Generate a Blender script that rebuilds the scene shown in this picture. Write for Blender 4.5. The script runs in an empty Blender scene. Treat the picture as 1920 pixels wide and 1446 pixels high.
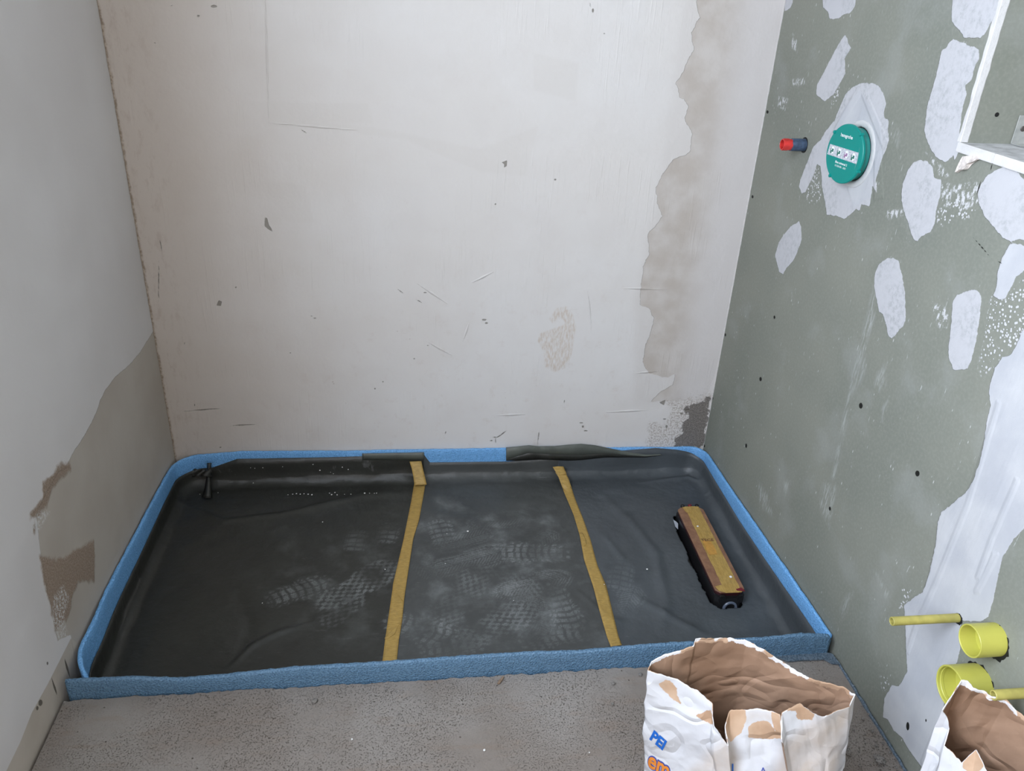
import bpy, bmesh, math, random
import numpy as np
from mathutils import Vector, Matrix, Euler, noise
from mathutils.bvhtree import BVHTree

SC = bpy.context.scene
COL = SC.collection
W = 1.8                                  # width of the alcove (m)
# ------------------------------------------------------------ camera
F_PX = 1503.008
CAM_ROT = (1.09606815, -0.0478195601, -0.118521076)
CAM_LOC = (0.764554325, -2.33289671, 1.45814135)
cd = bpy.data.cameras.new('camera'); cam = bpy.data.objects.new('camera', cd); COL.objects.link(cam)
cam.location = CAM_LOC; cam.rotation_euler = CAM_ROT
cd.sensor_fit = 'HORIZONTAL'; cd.sensor_width = 36.0; cd.lens = F_PX * 36.0 / 1920.0
cd.clip_start = 0.02
SC.camera = cam
# ------------------------------------------------------------ light and exposure
SC.view_settings.view_transform = 'Standard'
SC.view_settings.look = 'None'
SC.view_settings.gamma = 1.0
SC.view_settings.use_curve_mapping = False
SC.view_settings.exposure = 0.0
wd = bpy.data.worlds.new('sky'); SC.world = wd; wd.use_nodes = True
bg = wd.node_tree.nodes['Background']; bg.inputs[0].default_value = (0.72, 0.84, 1.0, 1); bg.inputs[1].default_value = 0.5

def area(name, loc, rot, sx, sy, power, color):
    l = bpy.data.lights.new(name, 'AREA'); l.shape = 'RECTANGLE'; l.size = sx; l.size_y = sy
    l.energy = power; l.color = color
    o = bpy.data.objects.new(name, l); COL.objects.link(o); o.location = loc; o.rotation_euler = rot
    return o
# daylight through the window of the left wall, behind the camera's left side
area('window_daylight', (-0.10, -2.30, 1.80), (0, math.radians(-90), 0), 1.20, 1.25, 96.0, (0.835, 0.93, 1.07))
# warm fill lamp added in the unseen door opening, tinting the back wall
area('added_warm_fill', (0.85, -3.46, 1.45), (math.radians(90), 0, 0), 0.9, 1.7, 8.5, (1.0, 0.70, 0.46))

# ------------------------------------------------------------ small maths helpers
ROT = np.array(Euler(CAM_ROT, 'XYZ').to_matrix()); CL = np.array(CAM_LOC)
def at(u, v, ax, val):
    """photo position -> point on the plane axis=val of the place"""
    d = ROT @ np.array([(u-960)/F_PX, -(v-723)/F_PX, -1.0]); t = (val-CL[ax])/d[ax]
    return CL + t*d
def proj(P):
    q = (P-CL) @ ROT
    return np.stack([960+F_PX*q[:, 0]/-q[:, 2], 723-F_PX*q[:, 1]/-q[:, 2]], 1)
def sdf_poly(pts, poly):
    poly = np.asarray(poly, float); d2 = np.full(len(pts), 1e9); ins = np.zeros(len(pts), bool)
    x, y = pts[:, 0], pts[:, 1]; n = len(poly)
    for i in range(n):
        a = poly[i]; b = poly[(i+1) % n]; e = b-a; L = e@e+1e-12
        wx = x-a[0]; wy = y-a[1]; t = np.clip((wx*e[0]+wy*e[1])/L, 0, 1)
        dx = wx-e[0]*t; dy = wy-e[1]*t; d2 = np.minimum(d2, dx*dx+dy*dy)
        c = (a[1] > y) != (b[1] > y)
        xi = a[0]+(y-a[1])*e[0]/(e[1] if abs(e[1]) > 1e-9 else 1e-9)
        ins ^= c & (x < xi)
    d = np.sqrt(d2); d[ins] *= -1
    return d
def sdf_group(pts, polys, margin=0.08):
    out = np.full(len(pts), margin)
    for p in polys:
        p = np.asarray(p, float); lo = p.min(0)-margin; hi = p.max(0)+margin
        m = np.where((pts[:, 0] > lo[0]) & (pts[:, 0] < hi[0]) & (pts[:, 1] > lo[1]) & (pts[:, 1] < hi[1]))[0]
        if len(m): out[m] = np.minimum(out[m], sdf_poly(pts[m], p))
    return out

# ------------------------------------------------------------ shader helpers
class Mat:
    def __init__(s, name):
        s.m = bpy.data.materials.new(name); s.m.use_nodes = True; s.t = s.m.node_tree; s.n = s.t.nodes
        s.b = s.n['Principled BSDF']; s.tc = s.n.new('ShaderNodeTexCoord'); s.pos = s.tc.outputs['Object']
    def link(s, a, b): s.t.links.new(a, b)
    def put(s, sock, v):
        if isinstance(v, bpy.types.NodeSocket): s.link(v, sock)
        elif isinstance(v, (tuple, list)) and len(v) == 3 and sock.type == 'RGBA': sock.default_value = (*v, 1)
        else: sock.default_value = v
    def attr(s, name):
        a = s.n.new('ShaderNodeAttribute'); a.attribute_name = name; return a.outputs['Fac']
    def math(s, op, a, b=0.0, c=None, clamp=False):
        n = s.n.new('ShaderNodeMath'); n.operation = op; n.use_clamp = clamp
        s.put(n.inputs[0], a); s.put(n.inputs[1], b)
        if c is not None: s.put(n.inputs[2], c)
        return n.outputs[0]
    def mapping(s, scale=(1, 1, 1), rot=(0, 0, 0), loc=(0, 0, 0), src=None):
        n = s.n.new('ShaderNodeMapping'); s.link(src or s.pos, n.inputs[0])
        n.inputs['Scale'].default_value = scale; n.inputs['Rotation'].default_value = rot; n.inputs['Location'].default_value = loc
        return n.outputs[0]
    def noise(s, scale, detail=4.0, rough=0.5, vec=None, dist=0.0):
        n = s.n.new('ShaderNodeTexNoise'); s.link(vec or s.pos, n.inputs['Vector'])
        n.inputs['Scale'].default_value = scale; n.inputs['Detail'].default_value = detail
        n.inputs['Roughness'].default_value = rough; n.inputs['Distortion'].default_value = dist
        return n.outputs['Fac']
    def voro(s, scale, vec=None, feature='F1', rnd=1.0, out='Distance'):
        n = s.n.new('ShaderNodeTexVoronoi'); n.feature = feature; s.link(vec or s.pos, n.inputs['Vector'])
        n.inputs['Scale'].default_value = scale; n.inputs['Randomness'].default_value = rnd
        return n.outputs[out]
    def step(s, v, lo, hi, a=0.0, b=1.0):
        n = s.n.new('ShaderNodeMapRange'); n.interpolation_type = 'SMOOTHSTEP'; s.put(n.inputs[0], v)
        n.inputs[1].default_value = lo; n.inputs[2].default_value = hi; n.inputs[3].default_value = a; n.inputs[4].default_value = b
        return n.outputs[0]
    def mix(s, f, a, b, mode='MIX'):
        n = s.n.new('ShaderNodeMix'); n.data_type = 'RGBA'; n.blend_type = mode
        s.put(n.inputs[0], f); s.put(n.inputs[6], a); s.put(n.inputs[7], b); return n.outputs[2]
    def mul(s, a, b): return s.math('MULTIPLY', a, b)
    def add(s, a, b): return s.math('ADD', a, b)
    def inside(s, name, amp=0.004, scale=60, soft=0.0006, detail=6, bias=0.0):
        """mask of a surface stain: its stored outline, roughened by noise"""
        nz = s.math('SUBTRACT', s.noise(scale, detail, 0.6), 0.5)
        v = s.add(s.attr(name), s.math('MULTIPLY_ADD', nz, amp*2, bias))
        return s.step(v, -soft, soft, 1.0, 0.0)
    def bump(s, h, dist, strength=1.0, prev=None):
        n = s.n.new('ShaderNodeBump'); s.put(n.inputs['Height'], h); n.inputs['Distance'].default_value = dist
        n.inputs['Strength'].default_value = strength
        if prev: s.link(prev, n.inputs['Normal'])
        return n.outputs[0]
    def sep(s):
        n = s.n.new('ShaderNodeSeparateXYZ'); s.link(s.pos, n.inputs[0]); return n.outputs
    def done(s, color, rough=0.6, normal=None, spec=0.5, **kw):
        s.put(s.b.inputs['Base Color'], color); s.put(s.b.inputs['Roughness'], rough)
        s.b.inputs['Specular IOR Level'].default_value = spec
        if normal: s.link(normal, s.b.inputs['Normal'])
        for k, v in kw.items(): s.put(s.b.inputs[k], v)
        return s.m

def plain(name, col, rough=0.5, spec=0.5, nscale=None, namp=0.15, bump=0.0, bscale=200, **kw):
    m = Mat(name); c = col; nm = None
    if nscale:
        c = m.mix(m.step(m.noise(nscale), .3, .7), tuple(x*(1-namp) for x in col), tuple(min(1, x*(1+namp)) for x in col))
    if bump: nm = m.bump(m.noise(bscale, 5), bump)
    return m.done(c, rough, nm, spec, **kw)

# ------------------------------------------------------------ object helpers
def mesh_obj(name, verts, faces, mat, parent=None, smooth=False, attrs=None, kind=None):
    me = bpy.data.meshes.new(name); me.from_pydata([tuple(map(float, v)) for v in verts], [], [tuple(map(int, f)) for f in faces]); me.update()
    for m in (mat if isinstance(mat, (list, tuple)) else [mat]): me.materials.append(m)
    if attrs:
        for k, v in attrs.items():
            a = me.attributes.new(k, 'FLOAT', 'POINT'); a.data.foreach_set('value', np.asarray(v, dtype=np.float32))
    if smooth: me.polygons.foreach_set('use_smooth', [True]*len(me.polygons))
    o = bpy.data.objects.new(name, me); COL.objects.link(o)
    if parent: o.parent = parent
    if kind: o['kind'] = kind
    return o
def bm_obj(name, bm, mat, parent=None, smooth=False, kind=None):
    me = bpy.data.meshes.new(name); bmesh.ops.recalc_face_normals(bm, faces=bm.faces[:]); bm.to_mesh(me); bm.free()
    for m in (mat if isinstance(mat, (list, tuple)) else [mat]): me.materials.append(m)
    if smooth:
        me.polygons.foreach_set('use_smooth', [True]*len(me.polygons))
        me.set_sharp_from_angle(angle=math.radians(38))
    o = bpy.data.objects.new(name, me); COL.objects.link(o)
    if parent: o.parent = parent
    if kind: o['kind'] = kind
    return o
def tag(o, label, cat, group=None):
    o['label'] = label; o['category'] = cat
    if group: o['group'] = group
    return o
def empty(name, loc, label, cat, group=None, rot=(0, 0, 0)):
    o = bpy.data.objects.new(name, None); COL.objects.link(o); o.location = loc; o.rotation_euler = rot
    o.empty_display_size = 0.05
    return tag(o, label, cat, group)
def add_box(bm, x0, x1, y0, y1, z0, z1, bevel=0.0, mi=0):
    g = bmesh.ops.create_cube(bm, size=1.0); vs = g['verts']
    for v in vs:
        v.co = Vector(((x0+x1)/2+v.co.x*(x1-x0), (y0+y1)/2+v.co.y*(y1-y0), (z0+z1)/2+v.co.z*(z1-z0)))
    fs = list({f for v in vs for f in v.link_faces})
    for f in fs: f.material_index = mi
    if bevel:
        es = list({e for v in vs for e in v.link_edges})
        bmesh.ops.bevel(bm, geom=es, offset=bevel, segments=2, affect='EDGES')
    return bm
def prism(bm, pts, n, thick, mi=0):
    """closed outline given as 3-D points, extruded along n by thick"""
    n = Vector(n)*thick
    a = [bm.verts.new(Vector(p)) for p in pts]; b = [bm.verts.new(Vector(p)+n) for p in pts]
    k = len(pts); fs = [bm.faces.new(a[::-1]), bm.faces.new(b)]
    for i in range(k): fs.append(bm.faces.new((a[i], a[(i+1) % k], b[(i+1) % k], b[i])))
    for f in fs: f.material_index = mi
    return fs
def lathe(bm, prof, origin, axis, seg=64, jag=None):
    """prof: list of (along axis, radius); closed when first and last radius are 0"""
    axis = Vector(axis).normalized(); q = Vector((0, 0, 1)).rotation_difference(axis)
    rings = []
    for k, (h, r) in enumerate(prof):
        ring = []
        for i in range(seg):
            t = 2*math.pi*i/seg; hh = h + (jag(i, k) if jag else 0)
            ring.append(bm.verts.new(Vector(origin)+q @ Vector((r*math.cos(t), r*math.sin(t), hh))))
        rings.append(ring)
    for a, b in zip(rings[:-1], rings[1:]):
        for i in range(seg): bm.faces.new((a[i], a[(i+1) % seg], b[(i+1) % seg], b[i]))
    return rings
def tube(bm, origin, axis, length, r_out, r_in, seg=48, bevel=0.0008, jag=None):
    """open pipe, its mouth at origin+axis*length"""
    rs = lathe(bm, [(0, r_in), (0, r_out), (length-bevel, r_out), (length, r_out-bevel), (length, r_in+bevel), (length-bevel, r_in), (0.001, r_in)], origin, axis, seg, jag)
    return rs
def text_geo(s, size, bold=0.0, cuts=0):
    cu = bpy.data.curves.new('t', 'FONT'); cu.body = s; cu.size = size; cu.offset = bold; cu.resolution_u = 4
    o = bpy.data.objects.new('t', cu); COL.objects.link(o)
    dg = bpy.context.evaluated_depsgraph_get(); me = o.evaluated_get(dg).to_mesh()
    bm = bmesh.new(); bm.from_mesh(me); bmesh.ops.triangulate(bm, faces=bm.faces[:])
    for _ in range(cuts):
        es = [e for e in bm.edges if e.calc_length() > size*0.12]
        if es: bmesh.ops.subdivide_edges(bm, edges=es, cuts=1); bmesh.ops.triangulate(bm, faces=bm.faces[:])
    o.evaluated_get(dg).to_mesh_clear(); bpy.data.objects.remove(o); bpy.data.curves.remove(cu)
    return bm

def fbm(x, y, seed=0, sc=1.0, oct=4):
    """cheap vectorised value noise"""
    out = np.zeros_like(x); amp = 0.5; tot = 0
    for k in range(oct):
        rs = np.random.RandomState(seed*17+k); T = rs.rand(128, 128)
        xs = x*sc; ys = y*sc; xi = np.floor(xs).astype(int); yi = np.floor(ys).astype(int); fx = xs-xi; fy = ys-yi
        fx = fx*fx*(3-2*fx); fy = fy*fy*(3-2*fy)
        g = lambda i, j: T[i % 128, j % 128]
        out += amp*((g(xi, yi)*(1-fx)+g(xi+1, yi)*fx)*(1-fy)+(g(xi, yi+1)*(1-fx)+g(xi+1, yi+1)*fx)*fy)
        tot += amp; amp *= 0.5; sc *= 2.03
    return out/tot-0.5
def grid_faces(nu, nv, off=0, flip=False):
    i = np.arange(nu-1)[:, None]; j = np.arange(nv-1)[None, :]
    a = (i*nv+j+off).ravel(); b = ((i+1)*nv+j+off).ravel(); c = ((i+1)*nv+j+1+off).ravel(); d = (i*nv+j+1+off).ravel()
    return np.stack([a, d, c, b] if flip else [a, b, c, d], 1)
BOXF = [(0, 1, 3, 2), (4, 6, 7, 5), (0, 4, 5, 1), (2, 3, 7, 6), (0, 2, 6, 4), (1, 5, 7, 3)]
def boxes_np(boxes, off):
    V = []; Fc = []
    for (x0, x1, y0, y1, z0, z1) in boxes:
        o = off+len(V)
        V += [(x, y, z) for x in (x0, x1) for y in (y0, y1) for z in (z0, z1)]
        Fc += [tuple(k+o for k in f) for f in BOXF]
    return V, Fc
def wall(name, ax, val, patches, boxes, mat, masks, flips, step=0.0032):
    """patches: dense rectangles of the visible face (a0,a1,z0,z1); boxes: the solid behind"""
    V = []; Fc = []
    for (a0, a1, z0, z1) in patches:
        na = max(2, int(round((a1-a0)/step))+1); nz = max(2, int(round((z1-z0)/step))+1)
        A, Z = np.meshgrid(np.linspace(a0, a1, na), np.linspace(z0, z1, nz), indexing='ij')
        P = np.full((na*nz, 3), val, float); P[:, 1-ax if ax < 2 else 0] = A.ravel(); P[:, 2] = Z.ravel()
        Fc.append(grid_faces(na, nz, sum(len(v) for v in V), flips)); V.append(P)
    V = np.concatenate(V); nb = len(V); Fc = [tuple(f) for f in np.concatenate(Fc)]
    pts = V[:, [1-ax, 2]]
    bv, bf = boxes_np(boxes, nb)
    at_ = {}
    for k, polys in masks.items():
        s = sdf_group(pts, polys); at_[k] = np.concatenate([s, np.full(len(bv), 0.08)])
    VV = V.tolist()+bv
    return mesh_obj(name, VV, Fc+bf, mat, attrs=at_, kind='structure')
def onwall(ax, val, px):                       # outline on a wall plane as (along, z)
    return [tuple(at(u, v, ax, val)[[1-ax, 2]]) for u, v in px]
def dots(ax, val, lst):                        # small round or elongated marks (u, v, half width px, half height px)
    out = []
    for (u, v, a, b) in lst:
        out.append(onwall(ax, val, [(u+a*math.cos(t), v+b*math.sin(t)) for t in np.linspace(0, 2*math.pi, 9)[:-1]]))
    return out
def strokes(ax, val, lst, w=1.2):
    out = []
    for (x0, y0, x1, y1) in lst:
        dx, dy = x1-x0, y1-y0; L = math.hypot(dx, dy) or 1; nx, ny = -dy/L*w, dx/L*w
        out.append(onwall(ax, val, [(x0, y0), ((x0+x1)/2+nx, (y0+y1)/2+ny), (x1, y1), ((x0+x1)/2-nx, (y0+y1)/2-ny)]))
    return out
# ============================================================ MATERIALS OF THE SETTING
def mat_back():
    m = Mat('painted plaster, patchy'); X, Y, Z = m.sep()
    big = m.noise(1.6, 3); mid = m.noise(7, 4); fine = m.noise(90, 4)
    c = m.mix(m.step(big, .35, .65), (.70, .668, .64), (.725, .705, .69))
    c = m.mix(m.mul(m.step(mid, .45, .75), .35), c, (.66, .625, .60))
    # left-corner mottling, widened to paint in dimmer, warmer light on that side
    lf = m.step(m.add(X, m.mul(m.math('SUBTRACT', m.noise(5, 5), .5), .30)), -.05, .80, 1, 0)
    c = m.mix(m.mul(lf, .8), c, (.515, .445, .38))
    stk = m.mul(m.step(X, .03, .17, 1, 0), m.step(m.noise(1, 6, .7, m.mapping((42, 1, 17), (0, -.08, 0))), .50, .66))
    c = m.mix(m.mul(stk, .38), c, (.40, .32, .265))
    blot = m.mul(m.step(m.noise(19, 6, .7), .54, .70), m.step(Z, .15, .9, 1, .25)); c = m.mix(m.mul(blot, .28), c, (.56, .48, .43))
    # brown pits, more of them low on the left
    vd = m.voro(34); pr = m.voro(34, out='Color')
    pn = m.noise(8, 2)
    pit = m.mul(m.step(vd, .05, .10, 1, 0), m.step(pn, .53, .62))
    pit = m.mul(pit, m.mul(m.step(Z, .25, .6, 1, .12), m.step(X, .8, 1.2, 1, .15)))
    c = m.mix(m.mul(pit, .6), c, (.36, .29, .25))
    # trowelled patches and the big unpainted area
    tr = m.inside('trowel', .004, 20, .006); c = m.mix(m.mul(tr, .15), c, (.585, .545, .50))
    soft = m.step(m.add(m.attr('bare_fade'), m.mul(m.math('SUBTRACT', m.noise(14, 4), .5), .03)), -.02, .02, 1, 0)
    c = m.mix(m.mul(soft, .45), c, (.62, .585, .56))
    bare = m.inside('bare', .0085, 55, .0009, 8)
    barec = m.mix(m.step(m.noise(12, 4), .35, .7), (.50, .45, .405), (.59, .55, .515))
    barec = m.mix(m.step(X, 1.60, 1.74), barec, (.62, .59, .575))
    c = m.mix(bare, c, barec)
    spk = m.mul(m.inside('speckle', .045, 26, .012), m.step(m.noise(160, 5, .7), .47, .56))
    c = m.mix(m.mul(spk, .85), c, (.42, .37, .325))
    cem = m.inside('cement', .045, 24, .003, 12)
    cemc = m.mix(m.step(m.noise(220, 4, .7), .35, .7), (.12, .11, .10), (.30, .27, .245))
    c = m.mix(cem, c, cemc)
    gr = m.mul(m.step(m.attr('cement'), 0, .07, 1, 0), m.step(m.noise(130, 6, .75), .56, .62))
    c = m.mix(m.mul(gr, .75), c, (.17, .15, .135))
    sc = m.mul(m.step(m.attr('scuff'), -.004, .004, 1, 0), m.step(m.noise(1, 5, .6, m.mapping((190, 1, 45), (0, .35, 0))), .36, .66))
    c = m.mix(m.mul(sc, .55), c, (.52, .40, .29))
    mk = m.inside('mark', .0012, 220, .0007); c = m.mix(m.mul(mk, .85), c, (.22, .20, .17))
    # brown crumbly seam in the left corner
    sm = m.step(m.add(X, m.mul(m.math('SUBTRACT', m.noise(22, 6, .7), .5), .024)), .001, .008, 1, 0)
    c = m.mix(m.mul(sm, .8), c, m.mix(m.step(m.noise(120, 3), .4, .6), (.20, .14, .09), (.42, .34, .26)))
    h = m.add(m.mul(m.noise(11, 3), 1.0), m.mul(m.noise(120, 4), .10))
    strk = m.mul(m.step(m.noise(1, 3, .5, m.mapping((120, 1, 6), (0, .5, 0))), .5, .8), m.step(m.noise(4, 2), .5, .6))
    h = m.add(h, m.mul(strk, .18)); h = m.add(h, m.mul(bare, -.30)); h = m.add(h, m.mul(mk, -.5)); h = m.add(h, m.mul(m.inside('ridge', .001, 60, .002), .5))
    nrm = m.bump(h, .0045, .8)
    return m.done(c, m.mix(bare, (.5,)*3, (.8,)*3), nrm, .35)
def mat_left():
    m = Mat('left wall plaster and bare board'); X, Y, Z = m.sep()
    c = m.mix(m.step(m.noise(2.2, 3), .35, .65), (.67, .645, .635), (.725, .705, .70))
    bare = m.inside('bare', .004, 45, .0008, 7)
    bc = m.mix(m.step(m.noise(5, 4), .3, .7), (.47, .42, .365), (.52, .475, .42))
    c = m.mix(bare, c, bc)
    rg = m.mul(m.inside('rough', .016, 38, .006, 10), m.step(m.noise(90, 5, .7), .25, .45, .55, 1))
    rc = m.mix(m.step(m.noise(260, 5, .7), .35, .7), (.27, .20, .15), (.47, .375, .30))
    c = m.mix(rg, c, rc)
    ch = m.mul(m.step(m.attr('chips'), -.008, .006, 1, 0), m.step(m.noise(150, 6, .75), .50, .54))
    c = m.mix(ch, c, (.68, .67, .66))
    band = m.inside('band', .0007, 80, .0006); c = m.mix(band, c, m.mix(m.step(m.noise(9, 4), .3, .7), (.49, .435, .37), (.56, .505, .44)))
    mk = m.inside('mark', .0008, 200, .0006); c = m.mix(m.mul(mk, .85), c, (.08, .07, .055))
    sm = m.step(m.add(Y, m.mul(m.math('SUBTRACT', m.noise(22, 6, .7), .5), .02)), -.006, -.001, 0, 1)
    c = m.mix(m.mul(sm, .7), c, (.33, .26, .19))
    h = m.add(m.mul(m.noise(9, 3), .8), m.mul(m.noise(140, 4), .07)); h = m.add(h, m.mul(bare, -.35)); h = m.add(h, m.mul(m.mul(rg, m.noise(150, 5, .7)), .7))
    h = m.add(h, m.mul(mk, -.6))
    return m.done(c, .7, m.bump(h, .004, .8), .3)
def mat_right():
    m = Mat('green plasterboard with filler'); X, Y, Z = m.sep()
    g = m.mix(m.step(m.noise(2.5, 3), .3, .7), (.205, .217, .185), (.252, .258, .218))
    g = m.mix(m.mul(m.step(m.noise(140, 4, .6), .4, .7), .25), g, (.33, .34, .29))
    dz = m.mul(m.step(m.noise(6, 4), .52, .72), .22); g = m.mix(dz, g, (.42, .43, .42))
    tilt = (.0, 0, 0)
    fl = m.step(m.noise(1, 4, .6, m.mapping((1, 190, 34), (.12, 0, 0))), .675, .725); fl = m.mul(fl, m.step(m.noise(9, 3), .38, .52))
    v2 = m.voro(1, m.mapping((1, 70, 26), (.14, 0, 0))); vn = m.step(m.noise(13, 2), .54, .60)
    fl2 = m.mul(m.step(v2, .07, .12, 1, 0), vn)
    c = m.mix(m.mul(fl, .65), g, (.58, .58, .58)); c = m.mix(m.mul(fl2, .8), c, (.62, .61, .60))
    ghost = m.mul(m.step(m.attr('ghost'), -.012, .010, 1, 0), m.step(m.noise(1, 5, .65, m.mapping((1, 150, 25), (.25, 0, 0))), .40, .68))
    c = m.mix(m.mul(ghost, .38), c, (.66, .67, .68))
    spl = m.mul(m.step(m.attr('splat'), -.004, .004, 1, 0), m.step(m.add(m.voro(150), m.mul(m.noise(40, 2), .25)), .44, .50, 1, 0))
    c = m.mix(spl, c, (.60, .60, .61))
    dab = m.mul(m.step(m.attr('dab'), -.004, .003, 1, 0), m.step(m.noise(1, 6, .75, m.mapping((1, 120, 60), (.2, 0, 0))), .50, .56))
    c = m.mix(dab, c, (.60, .60, .61))
    p = m.inside('filler', .0042, 75, .0006, 8)
    pc = m.mix(m.mul(m.step(m.noise(75, 6, .75), .42, .66), m.step(m.noise(13, 3), .3, .7)), (.53, .53, .55), (.38, .39, .40))
    thick = m.inside('thick', .003, 30, .004)
    pc = m.mix(thick, pc, m.mix(m.step(m.noise(10, 4), .35, .7), (.47, .48, .51), (.56, .565, .58)))
    c = m.mix(p, c, pc)
    hl = m.step(m.attr('hole'), -.0005, .0005, 1, 0); c = m.mix(hl, c, (.012, .012, .01))
    sm = m.step(m.add(Y, m.mul(m.math('SUBTRACT', m.noise(30, 6, .7), .5), .012)), -.0045, -.0015, 0, 1)
    c = m.mix(m.mul(sm, .8), c, (.60, .59, .58))
    rid = m.noise(1, 3, .5, m.mapping((1, 22, 3.0), (-.38, 0, 0)))
    h = m.add(m.mul(p, .30), m.mul(m.mul(p, m.noise(90, 5, .7)), .16)); h = m.add(h, m.mul(spl, .25)); h = m.add(h, m.mul(m.mul(thick, m.step(rid, .4, .85)), .45))
    h = m.add(h, m.mul(m.noise(200, 3), .03)); h = m.add(h, m.mul(hl, -1.0)); h = m.add(h, m.mul(m.step(m.attr('ridge'), -.001, .007, 1, 0), .45))
    return m.done(c, .72, m.bump(h, .0032, .9), .3)
def mat_screed():
    m = Mat('raw screed'); X, Y, Z = m.sep()
    c = m.mix(m.step(m.noise(3.5, 5), .35, .68), (.225, .195, .17), (.285, .262, .24))
    c = m.mix(m.mul(m.step(m.noise(1, 5, .65, m.mapping((9, 30, 1))), .5, .72), .35), c, (.24, .175, .13))
    c = m.mix(m.mul(m.step(m.noise(420, 3, .7), .5, .72), .40), c, (.15, .135, .12))
    pn = m.step(m.noise(5, 3), .38, .62)
    pit = m.mul(m.step(m.noise(330, 4, .7), .565, .63), m.step(m.noise(5, 3), .33, .55))
    pit2 = m.mul(m.step(m.voro(52), .06, .11, 1, 0), m.step(m.noise(21, 2), .52, .6))
    c = m.mix(m.mul(pit, .75), c, (.085, .07, .055)); c = m.mix(m.mul(pit2, .85), c, (.07, .055, .042))
    c = m.mix(m.mul(m.step(m.voro(33), .045, .06, 1, 0), m.step(m.noise(17, 2), .60, .62)), c, (.50, .48, .46))
    h = m.add(m.mul(m.noise(150, 5, .7), .5), m.mul(m.math('MAXIMUM', m.mul(pit, .6), pit2), -.8)); h = m.add(h, m.noise(14, 3))
    return m.done(c, .85, m.bump(h, .0022, 1.0), .25)

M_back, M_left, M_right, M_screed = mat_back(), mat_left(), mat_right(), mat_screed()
M_white = plain('white paint', (.72, .71, .70), .7, nscale=4, namp=.04)
M_dark = plain('dark subfloor', (.05, .048, .045), .9, nscale=30)
M_frame = plain('white window frame', (.8, .8, .8), .35)

# ============================================================ THE SETTING
YF = -0.985                               # screed edge
RY = -3.40                                # wall behind the camera
CH = 2.5
TRAY = -0.13
# ---- back wall
wl = lambda px: onwall(1, 0.0, px)
back_masks = {
 'bare': [wl([(1310,-40),(1306,5),(1312,32),(1296,62),(1302,92),(1290,112),(1281,135),(1268,156),(1276,182),(1291,196),(1284,226),(1299,250),(1294,286),(1262,300),(1242,328),(1230,352),(1233,380),(1242,405),(1231,420),(1215,440),(1217,478),(1206,500),(1202,538),(1200,572),(1217,578),(1226,597),(1219,628),(1210,650),(1205,680),(1216,700),(1250,708),(1266,702),(1262,722),(1240,733),(1221,753),(1280,752),(1325,748),(1345,690),(1480,-40)])],
 'bare_fade': [wl([(1290,-60),(1240,330),(1190,560),(1190,760),(1340,760),(1420,250),(1480,-60)])],
 'speckle': [wl([(1215,838),(1218,790),(1245,800),(1262,770),(1250,752),(1300,748),(1335,740),(1325,838)])],
 'cement': [wl([(1282,764),(1300,758),(1330,748),(1322,838),(1264,838),(1276,812),(1280,795),(1288,785)])],
 'trowel': [wl([(500,342),(572,345),(587,415),(502,417)]), wl([(460,190),(690,195),(700,232),(498,226)]), wl([(498,222),(700,238),(900,280),(1010,235),(985,330),(900,322),(760,262),(640,246),(498,236)]), wl([(1000,100),(1085,118),(1080,190),(1000,170)]), wl([(492,-40),(500,-40),(504,225),(498,225)])],
 'scuff': [wl([(1030,598),(1044,578),(1062,575),(1074,590),(1080,615),(1075,640),(1072,665),(1060,690),(1040,698),(1022,688),(1020,660),(1008,640),(1012,625),(1028,620),(1050,612),(1060,606),(1050,594),(1036,606)])],
 'mark': [wl([(497,407),(501,410),(504,422),(509,429),(511,435),(503,430),(496,424)]), wl([(941,305),(951,301),(950,312),(945,314),(946,308)]), wl([(410,563),(416,566),(414,574),(406,573)]), wl([(1236,755),(1248,750),(1245,760)])]
   + dots(1, 0, [(372,30,3,2),(401,12,6,2.5),(322,10,4,1.2),(290,81,1.5,2),(590,597,4,1.2),(584,593,3,.8),(1041,337,2.6,1.6),(1112,20,2,4),(1107,9,1,5),(1133,63,1.5,1.5),(908,600,5,1.6),(912,606,3,1.5),(1093,800,2.2,2.2),(1090,793,4,1),(1098,808,4,1.1),(718,716,1.6,1.6),(703,729,1.7,1.5),(777,673,1.3,1.3),(802,648,2,1),(797,549,3,1),(776,673,1.2,1.2),(442,539,1.8,1.8),(544,662,1.4,1.4),(413,839,2,1.3),(346,644,1,3),(365,759,1,3),(929,383,1.5,2),(1288,770,5,2),(1278,776,3,2),(1250,800,2,3),(1246,786,3,1.2)])
   + strokes(1, 0, [(930,834,929,822),(929,822,942,815),(921,820,934,820),(936,818,950,808),(918,827,925,826),(1008,838,1012,797),(834,816,837,807),(1058,758,1059,748),(335,772,430,765),(778,560,794,570),(420,799,485,796),(560,240,578,252),(296,545,298,565),(742,540,760,553),(297,440,304,472),(298,482,297,565)], 1.1),
 'ridge': strokes(1, 0, [(930,779,985,777),(1137,773,1215,769),(1160,540,1250,543),(780,530,840,570),(880,605,868,640),(1190,700,1235,696),(497,-20,504,230),(1102,545,1109,620),(885,530,925,510),(505,230,680,245),(800,640,850,668)], 1.6),
}
wall('wall_back', 1, 0.0, [(0, W, TRAY, 1.52)], [(-.12, W+.2, .0012, .12, TRAY-.05, CH), (0, W, 0.0, .0014, 1.52, CH)], M_back, back_masks, False)
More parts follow.
